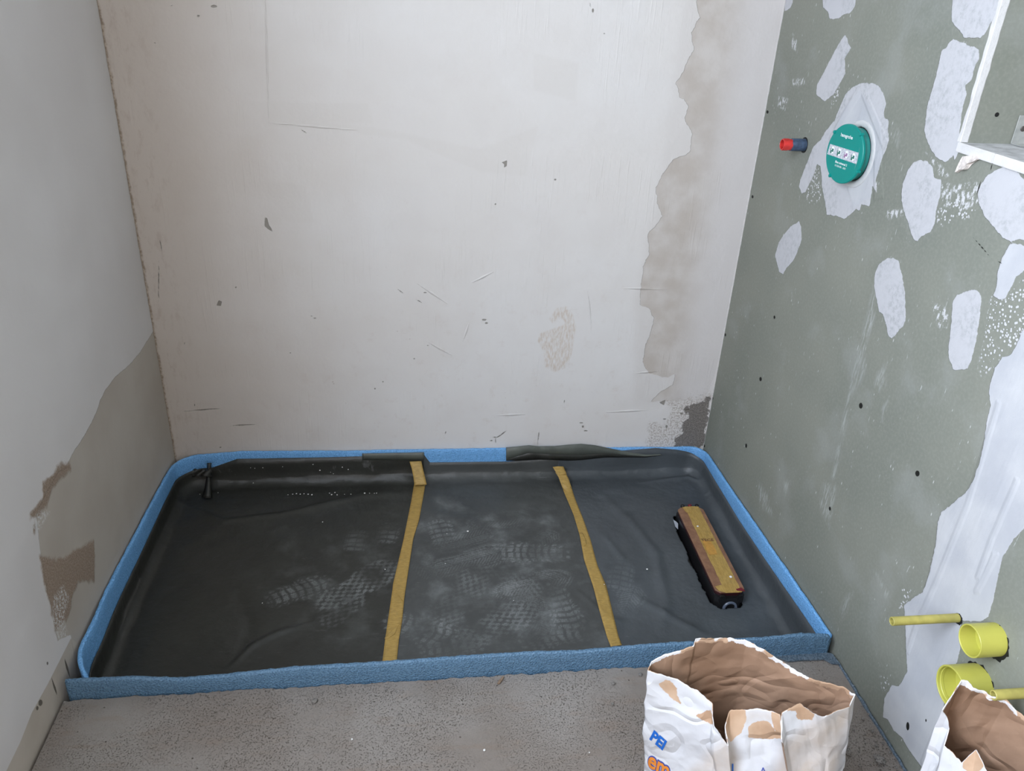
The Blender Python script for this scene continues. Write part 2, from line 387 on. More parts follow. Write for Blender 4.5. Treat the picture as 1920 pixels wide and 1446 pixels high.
# ---- left wall, window opening at y -2.95..-1.65
wl = lambda px: onwall(0, 0.0, px)
left_masks = {
 'bare': [wl([(293,612),(262,662),(240,687),(216,707),(198,731),(188,750),(184,765),(172,792),(155,822),(135,852),(131,862),(121,880),(110,884),(98,905),(86,925),(77,945),(68,965),(72,1000),(78,1055),(90,1110),(100,1160),(104,1185),(108,1202),(133,1190),(150,1300),(200,1200),(330,870),(345,840)])],
 'rough': [wl([(113,869),(131,868),(133,878),(122,892),(112,898),(98,918),(91,938),(88,950),(72,968),(58,974),(56,962),(66,954),(80,932),(81,905),(100,888)]),
           wl([(62,985),(66,972),(64,1000)]),
           wl([(74,1042),(104,1048),(128,1042),(148,1026),(176,1013),(178,1040),(177,1092),(160,1088),(146,1092),(136,1120),(128,1158),(117,1170),(104,1186),(94,1140),(82,1095)])],
 'chips': [wl([(100,1120),(118,1096),(130,1120),(120,1160),(128,1195),(108,1200),(98,1160)]), wl([(55,985),(75,955),(95,960),(70,1000)])],
 'band': [wl([(133,1197),(90,1282),(60,1336),(38,1392),(5,1460),(60,1530),(150,1330),(160,1290),(175,1230)])],
 'mark': strokes(0, 0, [(95,1267,110,1312),(119,1228,133,1277)], 1.9) + dots(0, 0, [(76,1318,4,6),(70,1328,2.5,4),(89,1244,2,3)]),
}
wall('wall_left', 0, 0.0, [(-1.45, 0, TRAY, 1.45)],
     [(-.12, -.0012, -1.60, .12, TRAY-.05, CH), (-.0012, 0, -1.60, -1.45, TRAY, CH), (-.0012, 0, -1.45, 0, 1.45, CH),
      (-.12, 0, RY-.12, -3.0, TRAY-.05, CH), (-.12, 0, -3.0, -1.60, TRAY-.05, 1.15), (-.12, 0, -3.0, -1.60, 2.42, CH)], M_left, left_masks, False, .0034)
# ---- right wall with deep recess above z=1.2
wl = lambda px: onwall(0, W, px)
NY, NZ = -0.892, 1.200
filler = [
 [(1475,-30),(1490,-30),(1486,5),(1482,15),(1471,21)], [(1541,-30),(1543,14),(1552,22),(1556,36),(1572,35),(1580,28),(1594,24),(1603,12),(1608,-30)],
 [(1584,65),(1589,72),(1590,80),(1596,90),(1584,110),(1585,138),(1573,160),(1562,178),(1546,190),(1537,183),(1530,177),(1532,158),(1545,135),(1560,105),(1575,78)],
 [(1612,157),(1620,155),(1638,156),(1650,163),(1658,180),(1661,197),(1657,210),(1659,222),(1666,225),(1665,245),(1667,262),(1661,280),(1653,300),(1648,320),(1642,335),(1642,360),(1636,348),(1633,370),(1630,387),(1615,383),(1612,395),(1605,392),(1597,400),(1583,411),(1568,405),(1550,403),(1548,385),(1541,350),(1540,325),(1538,311),(1532,308),(1525,330),(1510,360),(1503,363),(1498,350),(1500,338),(1515,300),(1525,275),(1535,265),(1539,262),(1545,250),(1565,225),(1575,200),(1585,177),(1597,164)],
 [(1498,415),(1502,425),(1503,450),(1499,462),(1492,480),(1485,492),(1475,502),(1468,514),(1461,510),(1456,490),(1453,480),(1460,455),(1470,440),(1482,425)],
 [(1725,299),(1738,303),(1748,312),(1752,335),(1765,337),(1763,365),(1755,395),(1752,420),(1745,435),(1728,443),(1720,453),(1712,447),(1706,430),(1700,410),(1694,395),(1690,375),(1692,345),(1702,320),(1712,305)],
 [(1880,314),(1897,316),(1910,325),(1922,338),(1960,380),(1950,440),(1925,452),(1912,449),(1896,453),(1880,445),(1862,425),(1845,405),(1835,380),(1833,360),(1840,345),(1850,330),(1865,320)],
 [(1789,-30),(1784,20),(1784,40),(1792,50),(1800,58),(1807,71),(1838,71),(1845,65),(1857,45),(1866,30),(1900,-30)],
 [(1787,73),(1797,77),(1835,92),(1836,110),(1827,128),(1822,150),(1810,160),(1812,178),(1806,198),(1803,215),(1799,245),(1795,270),(1785,295),(1772,304),(1755,295),(1745,280),(1738,265),(1733,245),(1738,200),(1750,160),(1758,130),(1765,95),(1773,90),(1780,80)],
 [(1872,-30),(1900,-30),(1880,80),(1855,170),(1805,270),(1790,300),(1786,285),(1800,250),(1822,190),(1840,130),(1853,75)],
 [(1665,484),(1675,483),(1685,490),(1692,520),(1697,550),(1698,600),(1693,612),(1685,620),(1678,630),(1672,634),(1665,630),(1663,615),(1655,588),(1648,585),(1643,560),(1639,540),(1640,515),(1648,495)],
 [(1815,545),(1830,543),(1838,550),(1840,560),(1836,600),(1830,640),(1825,660),(1815,692),(1803,693),(1788,695),(1785,685),(1779,675),(1778,650),(1783,610),(1786,565),(1795,553)],
 [(1893,458),(1912,457),(1925,465),(1925,503),(1905,520),(1893,545),(1884,560),(1873,562),(1862,555),(1868,540),(1870,510),(1878,485)],
]
band = [(1960,560),(1915,622),(1905,650),(1895,665),(1880,670),(1865,690),(1858,715),(1854,735),(1857,760),(1850,790),(1845,830),(1835,870),(1825,900),(1810,925),(1795,935),(1780,950),(1765,960),(1758,980),(1756,1010),(1752,1030),(1742,1075),(1730,1110),(1715,1120),(1695,1135),(1697,1170),(1699,1220),(1701,1258),(1690,1280),(1685,1287),(1672,1285),(1658,1310),(1655,1345),(1665,1350),(1675,1370),(1692,1384),(1700,1400),(1728,1440),(1735,1446),(1755,1380),(1767,1334),(1790,1250),(1797,1235),(1800,1215),(1799,1180),(1803,1163),(1813,1165),(1839,1166),(1853,1157),(1861,1131),(1867,1100),(1880,1045),(1900,1012),(1925,985),(1990,900)]
right_masks = {
 'filler': [wl(p) for p in filler]+[wl(band)], 'thick': [wl(band), wl(filler[12]), wl([(1585,200),(1612,170),(1650,230),(1655,290),(1630,370),(1600,390),(1560,250)])],
 'splat': [wl([(1858,556),(1885,562),(1925,515),(1925,610),(1900,655),(1880,668),(1862,690),(1850,700),(1840,706),(1834,690),(1845,640),(1850,600)]), wl([(1758,395),(1790,370),(1830,395),(1815,410),(1790,412),(1765,424),(1756,415)]), wl([(1520,312),(1536,314),(1540,375),(1520,385),(1512,372)]), wl([(1691,1103),(1700,1106),(1714,1108),(1698,1130),(1684,1150)]), wl([(1565,170),(1575,160),(1570,190),(1558,198)]), wl([(1650,1268),(1664,1272),(1668,1285),(1655,1298)])],
 'dab': [wl([(1764,340),(1785,345),(1782,390),(1766,385)]), wl([(1785,348),(1835,340),(1836,380),(1800,398),(1790,380)]), wl([(1486,60),(1496,80),(1492,96),(1484,90)]), wl([(1460,180),(1478,185),(1472,208),(1458,200)]), wl([(1745,565),(1780,580),(1776,615),(1760,615)]), wl([(1735,285),(1765,310),(1780,330),(1765,335),(1745,300)]), wl([(1486,148),(1510,146),(1508,160),(1486,160)]), wl([(1663,395),(1695,392),(1694,405),(1665,412)]), wl([(1640,345),(1645,340),(1644,362),(1638,352)])],
 'ghost': [wl([(1610,690),(1624,668),(1622,700),(1608,725),(1600,735)]), wl([(1646,700),(1662,680),(1660,720),(1648,735),(1640,722)]), wl([(1545,905),(1570,912),(1560,960),(1555,990),(1540,960),(1535,930)]), wl([(1655,765),(1664,752),(1655,790)]), wl([(1674,235),(1688,250),(1682,275),(1672,265)]), wl([(1420,900),(1440,930),(1450,970),(1425,950)]), wl([(1470,905),(1482,902),(1470,938)]), wl([(1585,1120),(1600,1110),(1580,1160),(1575,1150)]), wl([(1640,1070),(1668,1115),(1660,1120)]), wl([(1640,530),(1640,600),(1600,720),(1565,900),(1558,900),(1590,740)])],
 'hole': [wl([(u+a*math.cos(t), v+b*math.sin(t)) for t in np.linspace(0, 6.283, 11)[:-1]]) for (u, v, a, b) in [(1439,210,2.2,3),(1411,369,2,3),(1426,711,2.4,4),(1614,761,3.6,5.5),(1399,836,1.8,4),(1720,888,4.2,5.5),(1556,954,2,4),(1452,595,1.8,3.2),(1360,628,1.6,3),(1336,747,1.6,2.6),(1702,1362,3,8),(1320,836,2,3),(1736,1351,1.5,3)]]
   + strokes(0, W, [(1861,302,1857,322),(1843,330,1828,372),(1820,440,1862,488),(1865,484,1880,496)], 1.0),
 'ridge': [wl([(1608,165),(1622,162),(1560,262),(1556,258)]), wl([(1612,165),(1618,162),(1665,270),(1655,275)]), wl([(1870,755),(1874,757),(1817,947),(1754,1102),(1720,1174),(1703,1224),(1700,1222),(1716,1172),(1749,1100),(1812,944)]), wl([(1905,900),(1909,902),(1862,1010),(1835,1085),(1831,1083),(1858,1008)]), wl([(1640,290),(1650,285),(1655,370),(1640,372)]), wl([(1862,1040),(1870,1040),(1835,1110),(1828,1110)]), wl([(1757,1360),(1763,1360),(1733,1435),(1728,1430)])],
}
wall('wall_right', 0, W, [(NY, 0, TRAY, 1.52), (-1.75, NY, TRAY, NZ)],
     [(W+.0012, W+.16, NY, .12, TRAY-.05, CH), (W, W+.0012, NY, 0, 1.52, CH), (W+.0012, W+.16, -1.75, NY, TRAY-.05, NZ), (W, W+.16, RY-.12, -1.75, TRAY-.05, NZ),
      (W, W+.16, -2.10, NY, 2.05, CH), (W, W+.16, RY-.12, -2.10, NZ, CH), (W+.16, W+.18, -2.1, NY, NZ, CH)],
     M_right, right_masks, True)
# ---- floor: screed outside the tray, lower slab in the tray
def screed():
    xs = np.linspace(.007, W-.007, 420); ys = np.concatenate([np.linspace(YF, -1.75, 180), np.linspace(-1.80, RY, 12)])
    X, Y = np.meshgrid(xs, ys, indexing='ij'); Y = Y.copy()
    Z = fbm(X, Y, 3, 60, 4)*.0016+fbm(X, Y, 5, 6, 3)*.004-.002
    Y[:, 0] += fbm(xs, xs*0, 9, 55, 4)*.014; Z[:, 0] -= .004+np.abs(fbm(xs, xs*0, 8, 70, 3))*.012
    Y[:, 1] = YF-.005+fbm(xs, xs*0, 9, 55, 4)*.008
    P = np.stack([X, Y, Z], -1).reshape(-1, 3); n, k = len(xs), len(ys); F = [tuple(f) for f in grid_faces(n, k, 0, True)]
    # front drop down to the tray slab
    base = len(P); low = np.stack([xs, np.full(n, YF), np.full(n, TRAY)], 1); P = np.concatenate([P, low])
    F += [(i*k, (i+1)*k, base+i+1, base+i) for i in range(n-1)]
    bv, bf = boxes_np([(.007, W-.007, RY, YF-.02, TRAY-.04, -.012)], len(P))
    return mesh_obj('floor', P.tolist()+bv, F+bf, M_screed, kind='structure')
screed()
bm = bmesh.new(); add_box(bm, -.1, W+.1, RY, .1, TRAY-.10, TRAY); o = bm_obj('floor', bm, M_dark, kind='structure')
bm = bmesh.new(); add_box(bm, -.12, W+.2, RY-.12, .12, CH, CH+.1); bm_obj('ceiling', bm, M_white, kind='structure')
# wall behind the camera with a door opening
bm = bmesh.new(); add_box(bm, -.12, .35, RY-.10, RY, TRAY-.05, CH); add_box(bm, 1.35, W+.2, RY-.10, RY, TRAY-.05, CH); add_box(bm, .35, 1.35, RY-.10, RY, 2.35, CH)
add_box(bm, .35, 1.35, RY-.10, RY, TRAY-.05, 0)
bm_obj('wall_front', bm, M_white, kind='structure')
bm = bmesh.new()
for b in [(.35, .39, RY-.11, RY+.01, 0, 2.35), (1.31, 1.35, RY-.11, RY+.01, 0, 2.35), (.39, 1.31, RY-.11, RY+.01, 2.31, 2.35)]: add_box(bm, *b, bevel=.004)
bm_obj('door_1', bm, M_frame, kind='structure')
bm = bmesh.new()
for b in [(-.09, -.03, -3.0, -1.6, 1.15, 1.19), (-.09, -.03, -3.0, -1.6, 2.38, 2.42), (-.09, -.03, -3.0, -2.95, 1.19, 2.38), (-.09, -.03, -1.65, -1.6, 1.19, 2.38)]:
    add_box(bm, *b, bevel=.004)
bm_obj('window_1', bm, M_frame, kind='structure')

# ============================================================ FOAM EDGE STRIPS
def mat_foam(name, c0, c1):
    m = Mat(name)
    d = m.voro(210); d2 = m.noise(300, 3, .7)
    c = m.mix(m.step(m.add(d, m.mul(d2, .3)), .35, .75), c0, c1)
    sp = m.step(m.voro(330), .12, .22, 1, 0); c = m.mix(m.mul(sp, .45), c, tuple(min(1, x*1.5+.05) for x in c1))
    h = m.add(m.voro(230), m.mul(m.noise(25, 3), .8))
    return m.done(c, .5, m.bump(h, .0020, .9), .45)
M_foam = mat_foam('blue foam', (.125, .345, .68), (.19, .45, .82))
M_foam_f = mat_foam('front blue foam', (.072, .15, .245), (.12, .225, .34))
def sweep(name, path, tops, bots, thick, mat, parent=None, label=None, lean=None, seed=1, rag=.0012, cap=6):
    """standing strip: path of (x,y); profile = rounded slab of given thickness between bots and tops"""
    path = np.asarray(path, float)
    d = np.gradient(path, axis=0); d /= np.linalg.norm(d, axis=1)[:, None]; nrm = np.stack([-d[:, 1], d[:, 0]], 1)
    s = np.concatenate([[0], np.cumsum(np.linalg.norm(np.diff(path, axis=0), axis=1))])
    V = []; hn = 7
    prof = []
    for j in range(hn): prof.append((0.5, j/hn*.97))
    for a in np.linspace(0, math.pi, cap): prof.append((math.cos(a)*.5, .97+math.sin(a)*.0))
    for j in range(hn-1, -1, -1): prof.append((-.5, j/hn*.97))
    P = len(prof); k0 = hn; k1 = hn+cap
    for i in range(len(path)):
        for k, (a, h) in enumerate(prof):
            z = bots[i]+(tops[i]-thick*.35-bots[i])*h/.97
            if k0 <= k < k1: z = tops[i]-thick*.35+math.sin(math.pi*(k-k0)/(cap-1))*thick*.35
            ln = (lean[i] if lean is not None else 0)*max(0, z-0.0)
            w = 0.0008*noise.noise(Vector((s[i]*60, z*60, seed+a)))
            q = path[i]+nrm[i]*(a*thick+ln+w*2); V.append((q[0], q[1], z+(noise.noise(Vector((s[i]*110, a*3, seed+9)))*rag if k0-1 <= k <= k1 else 0)))
    F = []
    for i in range(len(path)-1):
        for k in range(P): F.append((i*P+k, i*P+(k+1) % P, (i+1)*P+(k+1) % P, (i+1)*P+k))
    F.append(tuple(range(P))[::-1]); F.append(tuple((len(path)-1)*P+k for k in range(P)))
    o = mesh_obj(name, V, F, mat, parent, smooth=True)
    bm = bmesh.new(); bm.from_mesh(o.data); bmesh.ops.recalc_face_normals(bm, faces=bm.faces[:]); bm.to_mesh(o.data); bm.free()
    return o
FT = .010
def u_path():
    pts = []
    left = [(.060, -.972), (.045, -.955), (.026, -.925), (.013, -.885), (.012, -.845), (.015, -.80), (.013, -.76), (.009, -.70), (.008, -.60), (.009, -.4), (.0085, -.2), (.0085, -.085)]
    lx = np.array([p[0] for p in left]); ly = np.array([p[1] for p in left])
    yy = np.linspace(-.972, -.085, 110)
    # smooth interpolation
    xx = np.interp(yy, ly, lx); k = np.ones(5)/5; xs = np.convolve(np.pad(xx, 2, 'edge'), k, 'valid')
    pts += list(zip(xs, yy))
    R = .075; cx, cy = .0085+R, -.0085-R
    pts += [(cx+R*math.cos(a), cy+R*math.sin(a)) for a in np.linspace(math.pi, math.pi/2, 18)][1:]
    R2 = .055; cx2, cy2 = W-.0085-R2, -.0085-R2
    pts += [(x, -.0085) for x in np.linspace(cx+.01, cx2-.01, 160)]
    pts += [(cx2+R2*math.cos(a), cy2+R2*math.sin(a)) for a in np.linspace(math.pi/2, 0, 16)]
    pts += [(W-.0085, y) for y in np.linspace(cy2-.01, -.962, 100)]
    return np.array(pts)
up = u_path()
tops = []
for x, y in up:
    if x < .09 and y < -.08: z = np.interp(y, [-.98, -.90, -.76, -.35, -.12, -.08], [.036, .046, .047, .030, .014, .010])
    elif x > W-.03 and y < -.06: z = np.interp(y, [-.965, -.56, -.06], [.043, .025, .004])
    else: z = np.interp(x, [.05, .21, .54, 1.07, 1.66, 1.76], [.009, .022, .015, .012, .001, .002])
    tops.append(z+.002*noise.noise(Vector((x*8, y*8, 3))))
o = sweep('foam_edge_strip', up, tops, [TRAY+.002]*len(up), FT, M_foam, seed=3)
tag(o, 'blue foam edge strip along the left, back and right walls around the grey foil', 'foam strip')
# front strip, standing on the edge of the screed
px = [(120,1275),(250,1270),(330,1273),(400,1268),(560,1250),(725,1240),(860,1231),(1000,1223),(1090,1221),(1200,1210),(1300,1203),(1440,1194),(1500,1188),(1555,1190)]
YS = YF+.006
fx = np.array([at(u, v, 1, YS)[0] for u, v in px]); fz = np.array([at(u, v, 1, YS)[2] for u, v in px])
xs = np.linspace(.016, W-.020, 300)
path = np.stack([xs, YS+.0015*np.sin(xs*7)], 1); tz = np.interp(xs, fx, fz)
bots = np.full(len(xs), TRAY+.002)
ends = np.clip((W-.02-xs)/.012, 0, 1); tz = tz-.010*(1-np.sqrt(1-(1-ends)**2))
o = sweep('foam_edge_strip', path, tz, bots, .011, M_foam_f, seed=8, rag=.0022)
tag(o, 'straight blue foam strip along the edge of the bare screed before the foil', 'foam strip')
# perimeter strip left in the joint by the right wall, and the loose end folded on the screed
M_foam2 = mat_foam('dusty blue foam', (.06, .095, .13), (.13, .17, .21))
yy = np.linspace(-1.02, -1.95, 120); pp = np.stack([W-.0045+0*yy, yy], 1)
o = sweep('joint_foam_strip', pp, [.0035+.003*noise.noise(Vector((y*40, 0, 0))) for y in yy], [-.06]*len(yy), .006, M_foam2, seed=5)
tag(o, 'thin dusty blue foam strip filling the joint between screed and green plasterboard wall', 'foam strip')
bm = bmesh.new()
q = [at(u, v, 2, .0015) for u, v in [(1452,1232),(1500,1226),(1540,1224),(1560,1228),(1575,1247),(1560,1246),(1545,1238),(1500,1240),(1478,1242)]]
prism(bm, q, (0, 0, 1), .004)
tag(bm_obj('foam_offcut', bm, M_foam2), 'flat dusty blue foam scrap on the screed below the right end of the front strip', 'foam scrap')
# ============================================================ FOIL SHEETS IN THE TRAY
ZB = -.100
RC = .075
X0, X1, Y0, Y1 = .0155, W-.0155, YS+.008, -.0155     # inner outline of the tray
def warp(x, y):
    """bend the straight grid round the two rounded back corners; returns x,y,distance to the edge"""
    dl, dr, db, df = x-X0, X1-x, Y1-y, y-Y0
    d = np.minimum(np.minimum(dl, dr), np.minimum(db, df))
    for side in (0, 1):
        R = RC if side == 0 else .055
        dx = dl if side == 0 else dr
        dd = np.minimum(dx, db); rho = R-dd
        s = np.maximum(dx, db)-dd                      # distance along ring from corner
        m = (rho > 1e-6) & (s < rho) & (np.maximum(dx, db) < .2)
        ang = np.where(m, (1-np.clip(s/np.maximum(rho, 1e-6), 0, 1))*math.pi/4, 0)
        onback = db < dx                              # nearest edge is the back one
        th = np.where(onback, math.pi/2-ang, ang)      # angle from the side normal
        cx = R; cb = R
        nx = cx-rho*np.cos(th); nb = cb-rho*np.sin(th)
        if side == 0: x = np.where(m, X0+nx, x)
        else: x = np.where(m, X1-nx, x)
        y = np.where(m, Y1-nb, y)
    return x, y, d
def ptop(x, y, dl, dr, db, df):
    """height at which the foil ends on each edge"""
    zb_ = np.interp(x, [0, .12, .20, .5, .68, .81, .83, 1.08, 1.10, 1.30, 1.5, 1.62, 1.70, 1.8], [-.045, -.035, -.004, -.006, -.004, -.002, -.034, -.038, -.038, -.02, -.006, .002, -.008, -.03])
    zl = np.interp(y, [-1, -.9, -.8, -.5, -.2, 0], [-.038, -.030, -.022, -.029, -.034, -.045])
    zr = np.interp(y, [-1, -.85, -.6, -.4, -.2, 0], [.004, -.004, -.022, -.032, -.032, -.03])
    w = np.stack([np.exp(-dl/.012), np.exp(-dr/.012), np.exp(-db/.012), np.exp(-df/.012)])
    return (w[0]*zl+w[1]*zr+w[2]*zb_+w[3]*(-.02))/w.sum(0)
def ridge_line(x, y, pts, wdt, h, asym=0.0):
    P = np.array(pts); d2 = np.full(x.shape, 1e9); sg = np.zeros(x.shape); tt = np.zeros(x.shape)
    for i, (a, b) in enumerate(zip(P[:-1], P[1:])):
        e = b-a; L = e@e; t = np.clip(((x-a[0])*e[0]+(y-a[1])*e[1])/L, 0, 1)
        dx = x-a[0]-e[0]*t; dy = y-a[1]-e[1]*t; q = dx*dx+dy*dy; m = q < d2
        d2 = np.where(m, q, d2); tt = np.where(m, (i+t)/(len(P)-1), tt)
    d = np.sqrt(d2)
    return h*np.exp(-(d/wdt)**2)*np.sin(np.clip(tt, .02, .98)*math.pi)**.5
fz_ = lambda px: [tuple(at(u, v, 2, ZB)[:2]) for u, v in px]
FOLDS = [(fz_([(425,1262),(470,1215),(520,1190),(590,1170)]), .010, .007), (fz_([(330,940),(420,980),(520,965),(640,940)]), .012, .005),
         (fz_([(1130,930),(1180,975),(1230,1040),(1250,1130),(1240,1180)]), .018, .006), (fz_([(1180,1110),(1260,1160),(1330,1195)]), .014, .006),
         (fz_([(1080,1105),(1140,1160),(1170,1165)]), .010, .004), (fz_([(1130,1000),(1170,1050)]), .012, .004),
         (fz_([(540,965),(680,930),(760,925)]), .02, .006), (fz_([(400,900),(560,905),(700,900),(800,905)]), .010, .005),
         (fz_([(1200,905),(1290,895),(1330,915)]), .008, .005), (fz_([(1345,930),(1380,1000),(1450,1100)]), .010, .006), (fz_([(330,960),(280,1060),(220,1180),(190,1260)]), .016, .006),
         (fz_([(440,1090),(470,1180),(440,1250)]), .02, -.004), (fz_([(1320,930),(1350,925),(1372,985)]), .007, .004)]
DUST = []
PXL = up[:110, 0]; PYL = up[:110, 1]
def foil_z(x, y, d, dl, dr, db, df, lift=0):
    r = .026+.020*(fbm(x, y, 61, 4, 2)+.5)+.012*fbm(x, y, 62, 22, 2)
    top = ptop(x, y, dl, dr, db, df)
    z = np.full(x.shape, ZB)
    z = z+fbm(x, y, 21, 5, 3)*.012+fbm(x, y, 22, 18, 3)*.0028
    for p, wdt, h in FOLDS: z = z+ridge_line(x, y, p, wdt, h)
    q = np.clip(1-d/r, 0, 1); arc = r*(1-np.sqrt(np.clip(1-q*q, 0, 1)))
    z = z+arc*(d > .004)+(d <= .004)*(r*(1-np.sqrt(1-(1-.004/r)**2)))
    hi = ZB+r*(1-np.sqrt(1-(1-.004/r)**2))
    k = np.clip(1-d/.004, 0, 1)
    z = np.where(d < .004, hi+(top-hi)*k, z)
    return z+lift
def shoe(px, py, ang, L=.29, Wd=.105, s=1.0, kind=0, part=0):
    c = at(px, py, 2, ZB); DUST.append((c[0], c[1], math.radians(ang), L, Wd, s, kind, part))
for a in [(1000,1035,175,.24,.11,1,0,0),(880,1050,20,.29,.11,.8,1,0),(935,975,10,.22,.09,.7,1,0),(828,995,100,.12,.08,.9,0,1),(728,1000,80,.10,.07,.6,0,1),(668,1015,85,.11,.07,.45,0,1),
          (560,1110,25,.20,.10,.7,0,0),(675,1095,40,.29,.11,.95,2,0),(790,1060,120,.16,.10,.7,1,0),(860,1120,60,.29,.12,.75,2,0),(790,1180,-25,.22,.12,.95,0,0),(1000,1095,15,.25,.10,.85,1,0),
          (1055,1140,-80,.22,.10,.8,0,0),(930,1170,30,.28,.12,.7,2,0),(1040,1190,185,.22,.10,.7,0,0),(1165,1075,70,.16,.08,.5,0,1),(1180,1125,60,.14,.09,.5,1,0),(940,1090,-30,.25,.12,.6,2,0),
          (870,1010,200,.2,.1,.45,1,0),(1020,1010,40,.12,.08,.7,1,0),(640,1140,60,.16,.1,.6,2,0),(1000,1150,100,.2,.1,.6,1,0),(850,1210,10,.2,.09,.5,0,0)]:
    shoe(*a)
def dustmap(x, y):
    out = np.zeros(x.shape); rs = np.random.RandomState(4)
    for (cx, cy, a, L, Wd, s, kind, part) in DUST:
        m = np.where((np.abs(x-cx) < L*.6) & (np.abs(y-cy) < L*.6))[0]
        if not len(m): continue
        u = ((x[m]-cx)*math.cos(a)+(y[m]-cy)*math.sin(a))/L*2; v = (-(x[m]-cx)*math.sin(a)+(y[m]-cy)*math.cos(a))/Wd*2
        wid = 1-.18*np.exp(-((u+.15)/.3)**2)-.12*(u < 0)
        e = (u*u)**1.6+(v/wid)**2 if not part else (np.abs(u)**4+np.abs(v)**4)
        ins = 1/(1+np.exp((e-.95)*14))
        uu, vv = u*L/2, v*Wd/2
        uu = uu+.004*fbm(x[m], y[m], 31, 40, 2)*2; 
        if kind == 0:
            curve = uu+vv*vv*5
            st = (np.sin(curve*2*math.pi/.022) > -.35) & (np.abs(((vv/.024) % 1)-.5) < .42)
            edge = (e > .60) & (np.sin(np.arctan2(vv, uu)*26) > -.1) | (e < .52)
            pat = st & edge
        elif kind == 1:
            pat = (np.sin((uu+np.abs(vv)*1.0)*2*math.pi/.011) > 0) & (np.abs(((vv/.03) % 1)-.5) < .45)
            pat = pat & ((e < .55) | (e > .68))
        else:
            h1 = np.sin((uu*.8+vv)*2*math.pi/.020)+np.sin((uu*.7-vv*1.1)*2*math.pi/.023)+fbm(x[m], y[m], 33, 80, 3)*2.2
            pat = h1 > 0
        fade = np.clip(.55+fbm(x[m], y[m], 35+int(cx*100) % 7, 14, 4)*2.6, 0, 1)
        out[m] = np.maximum(out[m], ins*(pat*.9+.12)*fade*s)
    return out
def mat_foil(name, base, dusty=(.20, .21, .20), amt=.28):
    m = Mat(name)
    c = m.mix(m.step(m.noise(6, 4), .35, .7), base, tuple(x*1.25 for x in base))
    smear = m.mul(m.step(m.noise(9, 5, .65), .48, .75), m.step(m.attr('traffic'), 0, 1, .02, amt)); c = m.mix(smear, c, dusty)
    d = m.attr('dust'); gr = m.step(m.noise(380, 4, .7), .38, .60, .35, 1)
    du = m.mul(m.mul(d, gr), .46); c = m.mix(du, c, (.40, .42, .42))
    c = m.mix(m.mul(m.step(m.noise(1, 4, .7, m.mapping((14, 120, 1), (0, 0, .6))), .66, .72), .10), c, (.5, .5, .5))
    rough = m.step(m.add(du, smear), 0, .3, .44, .66)
    h = m.add(m.noise(16, 4, .5), m.mul(m.noise(70, 3), .15))
    return m.done(c, rough, m.bump(h, .0055, .9), .5)
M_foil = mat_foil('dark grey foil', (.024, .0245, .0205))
M_foil_m = mat_foil('dusty grey foil', (.053, .056, .0545), (.205, .215, .215), .65)  # besides dust, the lifted base paints in light reflected off the back wall
M_foil_r = mat_foil('blue grey foil', (.058, .066, .072), (.15, .16, .168), .4)  # lighter, bluer base paints in the daylight this sheet reflects
M_foil_back = plain('foil reverse side', (.095, .105, .090), .45, nscale=20, bump=.001, bscale=60)
CAPC = fz_([(1268,950),(1316,953),(1400,1100),(1358,1112)])
ZC = -.058
cc = [at(u, v, 2, ZC) for u, v in [(1268,950),(1318,953),(1402,1099),(1341,1096)]]
hd = (cc[0]+cc[1])/2; front_mid = (at(1389,1110,2,ZC)+at(1353,1110,2,ZC))/2
ax_ = front_mid-hd; LEN = float(np.linalg.norm(ax_)); dang = math.atan2(ax_[1], ax_[0]); WID = .088; ctr = (hd+front_mid)/2
_c, _s = math.cos(dang), math.sin(dang)
hole_poly = [(ctr[0]+a*_c-b*_s, ctr[1]+a*_s+b*_c) for a, b in [(-LEN/2-.004, -.048), (-LEN/2-.006, .036), (LEN/2+.006, .038), (LEN/2+.019, .030), (LEN/2+.021, -.034), (LEN/2-.01, -.053), (.06, -.055), (.02, -.062), (-.04, -.055), (-.12, -.060)]]
def dsamp(L, fine=.003):
    e = np.array([0, .0013, .0027, .004, .0055, .0075, .010, .0125]); n = int((L-.03)/fine)
    return e, n
